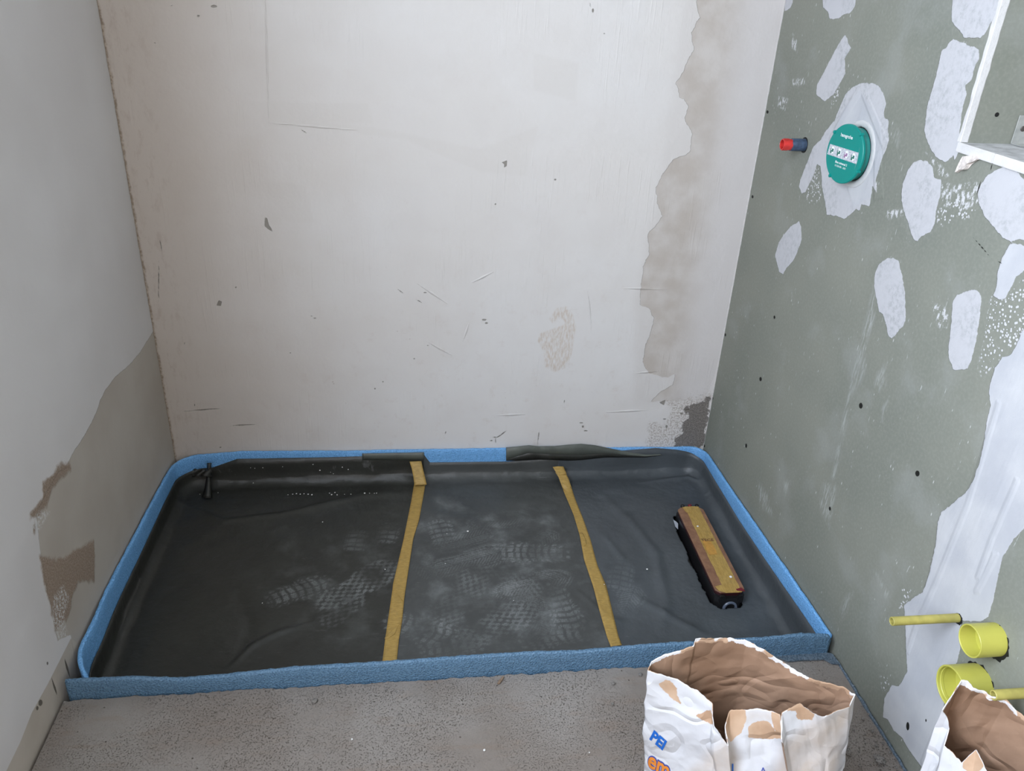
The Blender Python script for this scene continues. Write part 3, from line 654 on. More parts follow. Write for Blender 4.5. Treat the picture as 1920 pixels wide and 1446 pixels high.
def foil(name, xa, xb, lift, label, mat, cut=None, left_edge=False, right_edge=False):
    """part of the tray lining between the seams xa(y) and xb(y)"""
    e, _ = dsamp(1); ny = int((Y1-Y0-.025)/.003)
    ys = np.concatenate([Y0+e, np.linspace(Y0+.0155, Y1-.0155, ny), (Y1-e)[::-1]])
    width = (xb(-.5)-xa(-.5)); nx = int(width/.003)
    us = np.linspace(0, 1, nx)
    if left_edge: us = np.concatenate([e/width, np.linspace(.0155/width, 1, nx)])
    if right_edge: us = np.concatenate([np.linspace(0, 1-.0155/width, nx), 1-(e/width)[::-1]])
    U, Y = np.meshgrid(us, ys, indexing='ij')
    A = xa(Y); B = xb(Y); X = A+(B-A)*U
    dl, dr, db, df = X-X0, X1-X, Y1-Y, Y-Y0
    x, y, d = warp(X, Y); z = foil_z(x, y, d, dl, dr, db, df, lift)
    x = x+np.maximum(0, np.interp(y, PYL, PXL)+.0075-X0)*(y < -.1)*np.exp(-dl/.05)
    # ragged torn upper rim
    P = np.stack([x, y, z], -1).reshape(-1, 3); F = grid_faces(len(us), len(ys), 0, False)
    if cut is not None:
        cen = P[F].mean(1); s = sdf_poly(cen[:, :2], cut)+fbm(cen[:, 0], cen[:, 1], 41, 60, 3)*.008
        F = F[s > 0]
    tr = sdf_poly(P[:, :2], fz_([(480,1060),(620,960),(820,930),(1060,940),(1250,1080),(1220,1200),(800,1240),(560,1180)]))
    at_ = {'dust': dustmap(P[:, 0], P[:, 1]), 'traffic': np.clip(.5-tr/.25, 0, 1)}
    o = mesh_obj(name, P, F, mat, smooth=True, attrs=at_)
    md = o.modifiers.new('thickness', 'SOLIDIFY'); md.thickness = .0006; md.offset = -1
    return tag(o, label, 'foil sheet')
seam1 = lambda y: np.interp(y, [-.98, -.83, -.5, -.06, -.0155], [.700, .712, .748, .806, .810])
seam2 = lambda y: np.interp(y, [-.98, -.83, -.35, -.10, -.0155], [1.290, 1.297, 1.310, 1.292, 1.275])
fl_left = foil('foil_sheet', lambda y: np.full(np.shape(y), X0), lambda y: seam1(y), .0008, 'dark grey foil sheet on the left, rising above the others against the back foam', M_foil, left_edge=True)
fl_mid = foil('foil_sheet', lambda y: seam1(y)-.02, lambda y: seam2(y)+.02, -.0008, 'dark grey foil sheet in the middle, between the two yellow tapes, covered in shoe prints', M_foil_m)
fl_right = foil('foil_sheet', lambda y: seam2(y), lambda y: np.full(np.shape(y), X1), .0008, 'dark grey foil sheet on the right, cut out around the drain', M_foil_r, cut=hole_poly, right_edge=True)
# folded-over flap of the right sheet
def strip_mesh(name, rows, mat, parent=None, thick=.0008, smooth=True):
    rows = [np.array(r, float) for r in rows]; n = len(rows[0]); V = np.concatenate(rows)
    F = [(j*n+i, j*n+i+1, (j+1)*n+i+1, (j+1)*n+i) for j in range(len(rows)-1) for i in range(n-1)]
    o = mesh_obj(name, V, F, mat, parent, smooth=smooth)
    md = o.modifiers.new('thickness', 'SOLIDIFY'); md.thickness = thick; md.offset = 0
    return o
xt = np.array([949,968,992,1010,1040,1066,1090,1115,1135,1160,1185,1210,1240]); top = np.array([840,838.5,836,838,837.5,835,833.5,836,840,845,850,853,852.5])-1
bot = np.array([863,856,849,850,852,852.5,853,851.5,850,852,854.5,856,853.5]); low = np.array([864,864,863,862,863,864,863,860,858,858,858,858,854])
xi = np.linspace(949, 1240, 90); ti = np.interp(xi, xt, top); bi = np.interp(xi, xt, bot)
wob = [0.0016*noise.noise(Vector((u*.05, 3, 1))) for u in xi]
r0 = [at(u, v, 1, -.0160+w) for u, v, w in zip(xi, ti, wob)]
r1 = [at(u, (v+b)/2, 1, -.0178+w) for u, v, b, w in zip(xi, ti, bi, wob)]
r2 = [at(u, b, 1, -.0215+w) for u, b, w in zip(xi, bi, wob)]
fl = strip_mesh('folded_flap', [r0, r1, r2], M_foil_back, fl_right); fl['label'] = 'lighter olive grey reverse side of the foil, folded over the foam'
bi2 = np.interp(xi, xt, low)
r3 = [at(u, b-.6, 1, -.0195+w) for u, b, w in zip(xi, bi, wob)]; r4 = [at(u, max(b+.5, l), 1, -.0175+w) for u, b, l, w in zip(xi, bi, bi2, wob)]
strip_mesh('upper_edge', [r3, r4], M_foil, fl_right)
# extra scrap overlapping at the top of the left sheet
xi = np.linspace(679, 795, 30)
r0 = [at(u, 850.5-2.3*(u-679)/116, 1, -.0165) for u in xi]; r1 = [at(u, 856, 1, -.018) for u in xi]; r2 = [at(u, 863, 1, -.0175) for u in xi]
q = strip_mesh('overlap_strip', [r0, r1, r2], M_foil_back, fl_left); q['label'] = 'greyer foil lap behind the first yellow tape'
# crumpled corner of the left sheet
rows = []
for j, t in enumerate(np.linspace(0, 1, 7)):
    row = []
    for i, s in enumerate(np.linspace(0, 1, 9)):
        u = 362+(398-362)*s+2*math.sin(5*t+s*3); v = 880+14*t+(4 if s > .9 else 0)
        P = at(u, v, 1, -.050-.012*math.sin(s*8+t*3)-.02*t); P = P+np.array([.0, 0, .003*math.sin(s*17+t*4)]); row.append(P)
    rows.append(row)
strip_mesh('crumpled_corner', rows, M_foil, fl_left)
rows = []
for j, t in enumerate(np.linspace(0, 1, 12)):
    uL = np.interp(t, [0, .3, .7, 1], [388, 388, 384, 379]); uR = np.interp(t, [0, .3, .7, 1], [397, 394, 397, 398]); v = 868+66*t
    zt = np.interp(t, [0, .4, 1], [-.020, -.060, -.094]); yt = np.interp(t, [0, .3, 1], [-.030, -.045, -.10])
    row = []
    for s in (0, .33, .66, 1):
        P = at(uL+(uR-uL)*s, v, 1, yt-.012*math.sin(s*math.pi)); row.append(P)
    rows.append(row)
strip_mesh('standing_fold', rows, M_foil, fl_left)
# slit in the right corner
M_black = plain('black', (.008, .008, .008), .6)

# ============================================================ YELLOW TAPES
def mat_tape():
    m = Mat('yellow crepe tape')
    wr = m.noise(1, 5, .65, m.mapping((60, 260, 60), (0, 0, .2)))
    c = m.mix(m.step(wr, .3, .7), (.36, .225, .055), (.50, .33, .095))
    c = m.mix(m.mul(m.step(m.noise(60, 4, .7), .45, .7), .35), c, (.27, .19, .07))
    return m.done(c, .5, m.bump(m.noise(1, 4, .6, m.mapping((80, 420, 80), (0, 0, .3))), .0012, .8), .4)
M_tape = mat_tape()
def surf_z(P):
    x, y = P[:, 0], P[:, 1]
    dl, dr, db, df = x-X0, X1-x, Y1-y, y-Y0; d = np.minimum(np.minimum(dl, dr), np.minimum(db, df))
    return foil_z(x, y, d, dl, dr, db, df, .0008)
def on_foil(u, v):
    z = ZB
    for _ in range(12):
        P = at(u, v, 2, z); zn = float(surf_z(P[None])[0])
        if P[1] > Y1-.0005: return at(u, v, 1, Y1-.0015)
        z = z*.5+zn*.5
    P = at(u, v, 2, z)
    return P
def tape(name, L, Rr, parent=None, lift=.0012, n=60, th=.0005, chord=0, top0=0):
    L = np.array(L, float); Rr = np.array(Rr, float); t = np.linspace(0, 1, n)
    tl = np.linspace(0, 1, len(L)); rows = []
    for s in np.linspace(0, 1, 6):
        row = []
        for k in t:
            a = np.array([np.interp(k, tl, L[:, 0]), np.interp(k, tl, L[:, 1])]); b = np.array([np.interp(k, tl, Rr[:, 0]), np.interp(k, tl, Rr[:, 1])])
            p = a+(b-a)*s
            if chord and p[1] < chord:
                A = at(p[0], top0, 1, Y1-.007); B = at(p[0], chord, 2, ZB+.008); w = (p[1]-top0)/(chord-top0)
                P = A+(B-A)*max(0, w); nrm_ = np.cross(B-A, [1, 0, 0]); dd = P-CL; q = at(p[0], p[1], 0, 0)-CL
                # point of the straight span that is seen at p
                ray = q/np.linalg.norm(q); P = CL+ray*(((A-CL)@nrm_)/(ray@nrm_))
            else: P = on_foil(*p)
            row.append(P+np.array([0, -lift*.4, lift+.0006*noise.noise(Vector(P)*60)]))
        rows.append(row)
    return strip_mesh(name, rows, M_tape, parent, th)
t1 = tape('masking_tape', [(777,905),(771,940),(757,1010),(737,1095),(736,1105),(722,1200),(717,1241)], [(798,908),(786,975),(775,1010),(759,1115),(754,1165),(748,1200),(744,1240)])
tag(t1, 'long yellow masking tape down the foil, left of the two seams', 'tape')
tape('twisted_edge', [(737,1098),(745,1115),(757,1130)], [(738,1100),(748,1118),(758,1122)], t1, .0026, 20)
tape('creased_fold', [(721,1198),(735,1182),(752,1170)], [(724,1200),(740,1190),(753,1160)], t1, .0024, 20)
t1b = tape('masking_tape', [(768,867),(772,880),(775,895),(777,911)], [(790,866),(793,880),(797,896),(800,910)], None, .0030, 24, chord=912, top0=866)
tag(t1b, 'short yellow tape piece stuck over the upper end of the left long tape', 'tape')
t2 = tape('masking_tape', [(1041,886),(1047,895),(1058,925),(1075,965),(1087,1005),(1095,1050),(1112,1100),(1125,1150),(1138,1195),(1145,1213)], [(1055,877),(1066,898),(1078,935),(1094,975),(1107,1012),(1120,1060),(1137,1100),(1149,1150),(1160,1195),(1166,1210)], chord=915, top0=868)
tag(t2, 'long yellow masking tape down the foil on the right, towards the drain', 'tape')
tape('folded_end', [(1036,877),(1040,884),(1046,892)], [(1044,876),(1056,876),(1062,890)], t2, .0040, 16, chord=915, top0=868)
tape('creased_fold', [(1086,1000),(1090,1010),(1094,1025)], [(1092,1000),(1098,1012),(1100,1022)], t2, .0022, 12)

# ============================================================ SHOWER DRAIN
M_drain = plain('black plastic', (.010, .010, .011), .35)
M_red = plain('dark red plastic', (.16, .012, .02), .4)
def mat_cap():
    m = Mat('brown taped cover'); c = m.mix(m.step(m.noise(40, 5, .7), .3, .7), (.20, .095, .055), (.30, .16, .09))
    return m.done(c, .45, m.bump(m.noise(60, 4), .0008), .5)
M_cap = mat_cap()
M_tape_o = plain('orange printed tape', (.52, .27, .055), .45, nscale=40, namp=.2)
drain = empty('shower_drain', (float(ctr[0]), float(ctr[1]), TRAY), 'long black shower drain channel with a taped brown cover, standing in the grey foil', 'drain', rot=(0, 0, dang))
HZ = ZC-TRAY
def oct_outline(l, w, c, z): return [(-l+c, -w, z), (l-c, -w, z), (l, -w+c, z), (l, w-c, z), (l-c, w, z), (-l+c, w, z), (-l, w-c, z), (-l, -w+c, z)]
bm = bmesh.new(); prism(bm, oct_outline(LEN/2+.010, WID/2-.001, .016, .003), (0, 0, 1), HZ-.018)
bm_obj('channel_body', bm, M_drain, drain)
bm = bmesh.new(); prism(bm, oct_outline(LEN/2-.001, WID/2-.0025, .014, HZ-.015), (0, 0, 1), .010); o = bm_obj('rim', bm, plain('dark maroon plastic', (.035, .006, .009), .4), drain); o['label'] = 'dark maroon rim'
bm = bmesh.new(); prism(bm, oct_outline(LEN/2, WID/2-.001, .012, HZ-.005), (0, 0, 1), .005); bmesh.ops.bevel(bm, geom=[e for e in bm.edges], offset=.0008, segments=1, affect='EDGES')
cover = bm_obj('cover', bm, M_cap, drain)
def flat_poly(name, pts, z, mat, parent, th=.0006):
    bm = bmesh.new(); prism(bm, [(a, b, z) for a, b in pts], (0, 0, 1), th); return bm_obj(name, bm, mat, parent)
# local x runs towards the camera, local y to the right wall
rs = random.Random(5)
def ragged(x0, x1, y0, y1, n=26, a=.0012):
    top = [(x0+(x1-x0)*i/n, y0+rs.uniform(-a, a)) for i in range(n+1)]; bo = [(x1-(x1-x0)*i/n, y1+rs.uniform(-a, a)) for i in range(n+1)]
    return top+bo
flat_poly('masking_tape', ragged(-LEN/2-.004, LEN/2+.004, -.017, .021), HZ+.0002, M_tape, cover)
o = flat_poly('masking_tape', ragged(-LEN/2-.002, LEN/2+.003, -.006, .030, a=.0008), HZ+.0010, M_tape, cover)
o = flat_poly('printed_tape', [(-.028, -.0125), (-.022, .012), (.0, .0155), (.040, .0135), (.041, -.013), (.01, -.014)], HZ+.0018, M_tape_o, cover); o['label'] = 'brighter orange tape label'
flat_poly('masking_tape', [(LEN/2-.022, -.040), (LEN/2-.004, -.036), (LEN/2+.004, -.02), (LEN/2-.005, -.005), (LEN/2-.03, -.012)], HZ+.0016, M_tape, cover)
flat_poly('masking_tape', [(-LEN/2+.001, -.026), (-LEN/2+.03, -.02), (-LEN/2+.034, .006), (-LEN/2-.003, .010)], HZ+.0017, M_tape, cover)
o = flat_poly('red_tab', [(LEN/2-.008, .016), (LEN/2-.002, .018), (LEN/2+.002, .040), (LEN/2-.014, .034)], HZ+.0020, M_red, cover)
# print on the orange label
bm = text_geo('TECE', .017, .0004)
for v in bm.verts: v.co = Vector((-.030-(-v.co.y)*1.0-.006, v.co.x-.014, HZ+.0030)) if False else Vector((-.022-v.co.y, v.co.x-.016, HZ+.0030))
o = bm_obj('print', bm, plain('brown print', (.16, .07, .03), .6), cover)
for sgn, k in ((-1, 0), (0, 1), (1, 2)):
    bm = bmesh.new(); lathe(bm, [(0, 0.0001), (0, .0065), (.006, .0065), (.008, .005), (.008, .0001)], (-LEN/2-.008, sgn*.024+.003, HZ-.004), (0, 0, 1), 16)
    bm_obj('fixing_knob', bm, M_red if k == 1 else M_drain, drain, True)
for sgn in (-1, 1):
    bm = bmesh.new(); add_box(bm, LEN/2+.002, LEN/2+.014, sgn*.026-.008, sgn*.026+.008, HZ-.03, HZ-.006, .002)
    bm_obj('fixing_lug', bm, M_drain, drain)
M_ring = plain('blue grey plastic', (.10, .12, .16), .35)
bm = bmesh.new(); lathe(bm, [(0, .014), (0, .021), (.006, .021), (.008, .019), (.008, .015), (.002, .014)], (LEN/2+.0085, 0.0, .024), (1, 0, .15), 36)
bm_obj('outlet_ring', bm, M_ring, drain, True)

# ============================================================ THINGS ON THE GREEN WALL
# mixer box with teal cover
dc = Vector((W, -.541, 1.124))
M_teal = plain('teal plastic', (.0, .235, .20), .4, .3)
M_teal_in = plain('teal ring plastic', (.03, .25, .22), .4)
M_print_w = plain('white print', (.85, .88, .88), .5)
M_lbl = plain('silver label', (.50, .52, .56), .5, nscale=300, namp=.3)
DR = .0665
box = empty('mixer_box', dc, 'round teal mixer box cover with white print and picture strip, on the green wall', 'mixer box')
def wallpt(y, z, off): return (-off, y, z)          # local to an empty on the right wall
bm = bmesh.new(); lathe(bm, [(-.012, .052), (-.012, .0585), (.026, .0585), (.026, .052)], (0, 0, 0), (-1, 0, 0), 72); bm_obj('housing', bm, M_teal_in, box, True)
bm = bmesh.new(); lathe(bm, [(.0265, .0001), (.0265, DR-.001), (.0275, DR), (.0315, DR), (.0330, DR-.0015), (.0330, .0001)], (0, 0, 0), (-1, 0, 0), 96); cov = bm_obj('cover', bm, M_teal, box, True)
for a in (38, 128, 205, 300):
    t = math.radians(a); bm = bmesh.new(); lathe(bm, [(.026, .0001), (.026, .0042), (.0345, .0042), (.0352, .003), (.0352, .0001)], (0, math.cos(t)*(DR-.001), math.sin(t)*(DR-.001)), (-1, 0, 0), 16)
    bm_obj('screw_lug', bm, M_teal, cov, True)
M_seal = plain('white sealing ring', (.58, .58, .58), .5)
ring = mesh_obj
bm = bmesh.new(); lathe(bm, [(-.002, .0600), (.0008, .0610), (.0026, .064), (.0028, .0725), (.0015, .075), (-.002, .0755)], (0, -.003, 0), (-1, 0, 0), 90, jag=lambda i, k: .0006*math.sin(i*1.7+k)); bm_obj('sealing_ring', bm, M_seal, box, True)
bm = bmesh.new(); lathe(bm, [(.0004, .0001), (.0004, .0610), (.0012, .0610)], (0, 0, 0), (-1, 0, 0), 60); bm_obj('opening', bm, M_black, box, True)
def face_text(s, size, y, z, bold, parent, mat, tilt=0.0, off=.0334):
    bm = text_geo(s, size, bold); xs = [v.co.x for v in bm.verts]; w = (max(xs)+min(xs))/2
    for v in bm.verts:
        a = v.co.x-w; b = v.co.y; v.co = Vector((-off, y-(a*math.cos(tilt)-b*math.sin(tilt)), z+a*math.sin(tilt)+b*math.cos(tilt)))
    return bm_obj('print', bm, mat, parent)
cov.rotation_euler[2] = math.radians(8); cov.location = (0, -.0, 0)
face_text('hansgrohe', .0108, .004, .036, .0002, cov, M_print_w)
face_text('iBox universal 2', .0070, .002, -.024, .00015, cov, M_print_w)
face_text('01500180 - 2001', .0062, .002, -.032, .0, cov, M_print_w)
bm = bmesh.new(); prism(bm, [(-.0332, .057, .012), (-.0332, -.050, .013), (-.0332, -.052, -.012), (-.0332, .060, -.012)], (-1, 0, 0), .0004); lab = bm_obj('picture_strip', bm, M_lbl, cov); lab['label'] = 'silver strip with four drawings'
M_lt = plain('light print', (.80, .82, .84), .5); M_dg = plain('dark green print', (.03, .16, .12), .5); M_vi = plain('mauve print', (.30, .16, .30), .5)
for i, yy_ in enumerate((.043, .017, -.010, -.036)):
    bm = bmesh.new(); n = 20; pts = [(-.0337, yy_+.0065*math.cos(t), .001+.0085*math.sin(t)) for t in np.linspace(0, 6.283, n)[:-1]]
    prism(bm, pts, (-1, 0, 0), .0003); bm_obj('drawing', bm, M_lt, lab)
    bm = bmesh.new()
    for (a, b, c, d) in [(-.005, .001, -.009, -.004), (-.001, .005, -.004, .002), (.001, .0065, -.009, -.007)]:
        add_box(bm, -.0343, -.0340, yy_-d-.002, yy_-c-.002, a-.002, b-.001)
    bm_obj('drawing', bm, M_vi if i == 2 else M_dg, lab)
# red and blue water stub
wp = Vector((W, -.281, 1.095))
M_redp = plain('red plug plastic', (.58, .035, .03), .4, nscale=80, namp=.15); M_blues = plain('dark blue rubber sleeve', (.045, .075, .13), .7, nscale=60, namp=.3, bump=.002, bscale=160)
ws = empty('water_pipe_stub', wp, 'short water pipe with blue sleeve and red plug sticking out beside the teal cover', 'pipe')
bm = bmesh.new(); tube(bm, (.01, 0, 0), (-1, 0, 0), .048, .0158, .0125, 40, jag=lambda i, k: .0012*math.sin(i*.9+k) if k in (2, 3) else 0); bm_obj('sleeve', bm, M_blues, ws, True)
bm = bmesh.new(); tube(bm, (-.036, 0, 0), (-1, 0, 0), .026, .0142, .0112, 40); lathe(bm, [(.002, .0112), (.002, .0001)], (-.036, 0, 0), (-1, 0, 0), 40)
for t in np.linspace(0, 6.283, 9)[:-1]:
    add_box(bm, -.060, -.045, .0139*math.cos(t)-.0013, .0139*math.cos(t)+.0013, .0139*math.sin(t)-.0013, .0139*math.sin(t)+.0013)
o = bm_obj('plug', bm, M_redp, ws, True); o['label'] = 'red ribbed plug with open end'
bm = bmesh.new(); lathe(bm, [(.0003, .0001), (.0003, .0200), (.0012, .0195)], (0, 0, 0), (-1, 0, 0), 40); bm_obj('wall_hole', bm, M_black, ws)
# yellow pipes
M_yel = plain('yellow plastic', (.52, .50, .095), .4, nscale=12, namp=.06)
M_yel2 = plain('dusty yellow plastic', (.42, .37, .10), .5, nscale=40, namp=.15)
def yellow_tube(loc, L, r, ri, label, mat, jag=0.0, closed=True, seg=56, hole=0.0, hoff=(0, 0), name='yellow_pipe'):
    e = empty(name, loc, label, 'pipe')
    bm = bmesh.new(); tube(bm, (.03, 0, 0), (-1, 0, 0), L+.03, r, ri, seg)
    if closed: lathe(bm, [(.020, ri), (.020, .0001)], (0, 0, 0), (-1, 0, 0), seg)
    if r > .035: lathe(bm, [(L-.006, ri-.0002), (L-.007, ri-.0012), (L-.012, ri-.0012), (L-.013, ri-.0002)], (0, 0, 0), (-1, 0, 0), seg)
    bm_obj('pipe_wall', bm, mat, e, True)
    if hole:
        bm = bmesh.new(); k = 40; pts = []
        for i in range(k):
            t = 2*math.pi*i/k; rr = hole*(1+.05*math.sin(i*2.3)+.04*math.sin(i*5.1)); pts.append((-.0003, hoff[0]+rr*math.cos(t), hoff[1]+rr*math.sin(t)))
        prism(bm, pts, (-1, 0, 0), .0009); bm_obj('wall_hole', bm, M_black, e)
    return e
y1 = yellow_tube((W, -1.381, .4415), .052, .0295, .0268, 'wide yellow pipe stub, upper of two, with open end facing the room', M_yel, hole=.0325, hoff=(-.0015, -.0045))
p2 = at(1781, 1289, 0, W-.058); y2 = yellow_tube((W, float(p2[1]), float(p2[2])), .058, .0395, .0362, 'wide yellow pipe stub just behind the torn bag on the right', M_yel, hole=.0412, hoff=(.0015, -.001))
y3 = yellow_tube((W, -1.288, .4045), .137, .0085, .0060, 'thin long yellow tube pointing out over the white filler', M_yel2, closed=False, seg=28, hole=.0108, hoff=(-.002, -.001), name='thin_yellow_tube')
yq = at(1935, 1299, 0, W)
y4 = yellow_tube((W, float(yq[1]), float(yq[2])), .072, .0088, .0062, 'thin yellow tube at the right edge, above the torn bag', M_yel2, closed=False, seg=28, hole=.012, name='thin_yellow_tube')
# recess: sill board, white corner bead, metal bracket
M_sill = plain('plaster dusted board', (.52, .52, .53), .8, nscale=30, namp=.25, bump=.001)
M_edge = plain('white board edge', (.66, .65, .645), .6, nscale=30, namp=.06, bump=.0008)
sill = empty('sill_board', (W, -1.4, NZ+.0005), 'sill board with a white front edge at the bottom of the wall recess', 'sill')
bm = bmesh.new(); add_box(bm, .0, .158, -.698, .509, 0, .0150); bm_obj('board', bm, M_sill, sill)
jy = float(at(1867, 285, 0, W-.005)[1])+1.4
for a, b in [(jy+.0006, .5075), (-.698, jy-.0006)]:
    bm = bmesh.new(); add_box(bm, -.006, -.0003, a, b, -.0012, .0162, .0012); bm_obj('front_edge', bm, M_edge, sill)
def bead():
    bm = bmesh.new(); n = 90; z0, z1 = NZ+.0165, 2.04; rows = []
    for i in range(n+1):
        z = z0+(z1-z0)*i/n; w = .0022*noise.noise(Vector((z*30, 1, 0))); w2 = .002*noise.noise(Vector((z*45, 9, 0)))
        rows.append([bm.verts.new(p) for p in [(W-.0002, NY+.009+w*3, z), (W-.0008, NY+.007+w*3, z), (W-.0012, NY-.0002, z), (W-.0004, NY-.0011, z), (W+.013+w2, NY-.0010, z), (W+.0145+w2, NY-.0003, z)]])
    for a, b in zip(rows[:-1], rows[1:]):
        for k in range(5): bm.faces.new((a[k], a[k+1], b[k+1], b[k]))
        bm.faces.new((a[5], a[0], b[0], b[5]))
    bm.faces.new(rows[0]); bm.faces.new(rows[-1])
    return bm_obj('corner_bead', bm, M_edge, smooth=False)
tag(bead(), 'white plastered corner bead running up the edge of the wall recess', 'corner bead')
def mat_galv():
    m = Mat('galvanised steel'); c = m.mix(m.step(m.noise(60, 4), .3, .7), (.50, .51, .50), (.66, .66, .64)); return m.done(c, .4, None, .5, Metallic=.6)
M_galv = mat_galv()
br = empty('metal_bracket', (W+.105, NY-.002, NZ+.0165), 'grey metal bracket with a screw inside the wall recess above the sill', 'bracket')
bm = bmesh.new(); add_box(bm, -.004, .030, -.0016, -.0002, 0, .052, .0005); add_box(bm, -.004, .030, -.030, -.0016, 0, .0014); bm_obj('plate', bm, M_galv, br)
bm = bmesh.new(); lathe(bm, [(0, .0001), (0, .0052), (.0016, .0045), (.0024, .0015), (.0024, .0001)], (.011, -.0018, .028), (0, -1, 0), 20); bm_obj('screw', bm, plain('dull screw', (.16, .14, .13), .4, Metallic=.8), br, True)
# hole in the recess reveal
hp = at(1869, 215, 1, NY)
bm = bmesh.new(); lathe(bm, [(.0003, .0001), (.0003, .0042), (.0008, .0040)], (hp[0], hp[1], hp[2]), (0, -1, 0), 14); bm_obj('reveal_hole_1', bm, M_black, kind='structure')
# torn scrap hanging below the sill
M_lump = plain('torn plaster scrap', (.66, .60, .56), .8, nscale=60, namp=.25, bump=.002, bscale=120)
bm = bmesh.new(); pts = [at(u, v, 0, W-.001) for u, v in [(1812,294),(1840,292),(1838,299),(1826,305),(1820,308),(1815,318),(1806,318),(1797,323),(1800,315),(1808,302)]]
prism(bm, pts, (-1, 0, 0), .008); bmesh.ops.triangulate(bm, faces=bm.faces[:]); bmesh.ops.subdivide_edges(bm, edges=bm.edges[:], cuts=2)
for v in bm.verts: v.co += Vector((.003*noise.noise(v.co*90), .002*noise.noise(v.co*120+Vector((5, 0, 0))), .002*noise.noise(v.co*100)))
for v in bm.verts: v.co.x = min(v.co.x, W-.0003)
tag(bm_obj('plaster_scrap', bm, M_lump), 'ragged plaster scrap hanging on the wall just under the sill board', 'plaster scrap')

# ============================================================ TORN PAPER BAGS
def mat_paper(name, inner=False):
    m = Mat(name)
    cr = m.noise(30, 5, .6)
    if inner:
        c = m.mix(m.step(m.noise(7, 4), .3, .7), (.27, .16, .10), (.36, .23, .155))
        wb = m.step(m.add(m.attr('rim'), m.mul(m.math('SUBTRACT', m.noise(45, 5, .6), .5), .026)), .008, .0086, 1, 0)
        c = m.mix(wb, c, m.mix(m.step(m.noise(22, 2), .50, .53), (.78, .76, .77), (.50, .33, .22)))
    else:
        c = m.mix(m.step(m.noise(5, 4), .3, .7), (.60, .60, .625), (.66, .66, .68))
        wx = m.mul(m.step(m.attr('waxed'), -.012, .010, 1, 0), m.step(m.noise(18, 4), .3, .7, .55, .95)); c = m.mix(wx, c, (.50, .42, .355))
        br_ = m.step(m.add(m.attr('brown'), m.mul(m.math('SUBTRACT', m.noise(110, 5, .6), .5), .005)), -.0006, .0006, 1, 0)
        c = m.mix(br_, c, m.mix(m.step(m.noise(14, 4), .35, .65), (.47, .30, .19), (.60, .42, .29)))
    cre = m.math('ABSOLUTE', m.math('SUBTRACT', m.noise(4.5, 2, .5, dist=.5), .5)); cre2 = m.math('ABSOLUTE', m.math('SUBTRACT', m.noise(11, 1, .5, dist=.4), .5))
    h = m.add(m.mul(m.math('MINIMUM', cre, .10), 6.0), m.mul(m.math('MINIMUM', cre2, .08), 4.0)); h = m.add(h, m.mul(m.noise(60, 3), .10)); h = m.add(h, m.mul(m.noise(9, 3), 1.2))
    return m.done(c, .6, m.bump(h, .010, .85), .35)
M_pout, M_pin = mat_paper('white sack paper'), mat_paper('brown kraft paper', True)
def densify(ctrl, n):
    C = np.array(ctrl, float); L = np.linalg.norm(np.diff(np.vstack([C[:, :3], C[:1, :3]]), axis=0), axis=1); s = np.concatenate([[0], np.cumsum(L)]); t = np.linspace(0, s[-1], n, endpoint=False)
    CC = np.vstack([C, C[:1]]); return np.stack([np.interp(t, s, CC[:, k]) for k in range(C.shape[1])], 1)
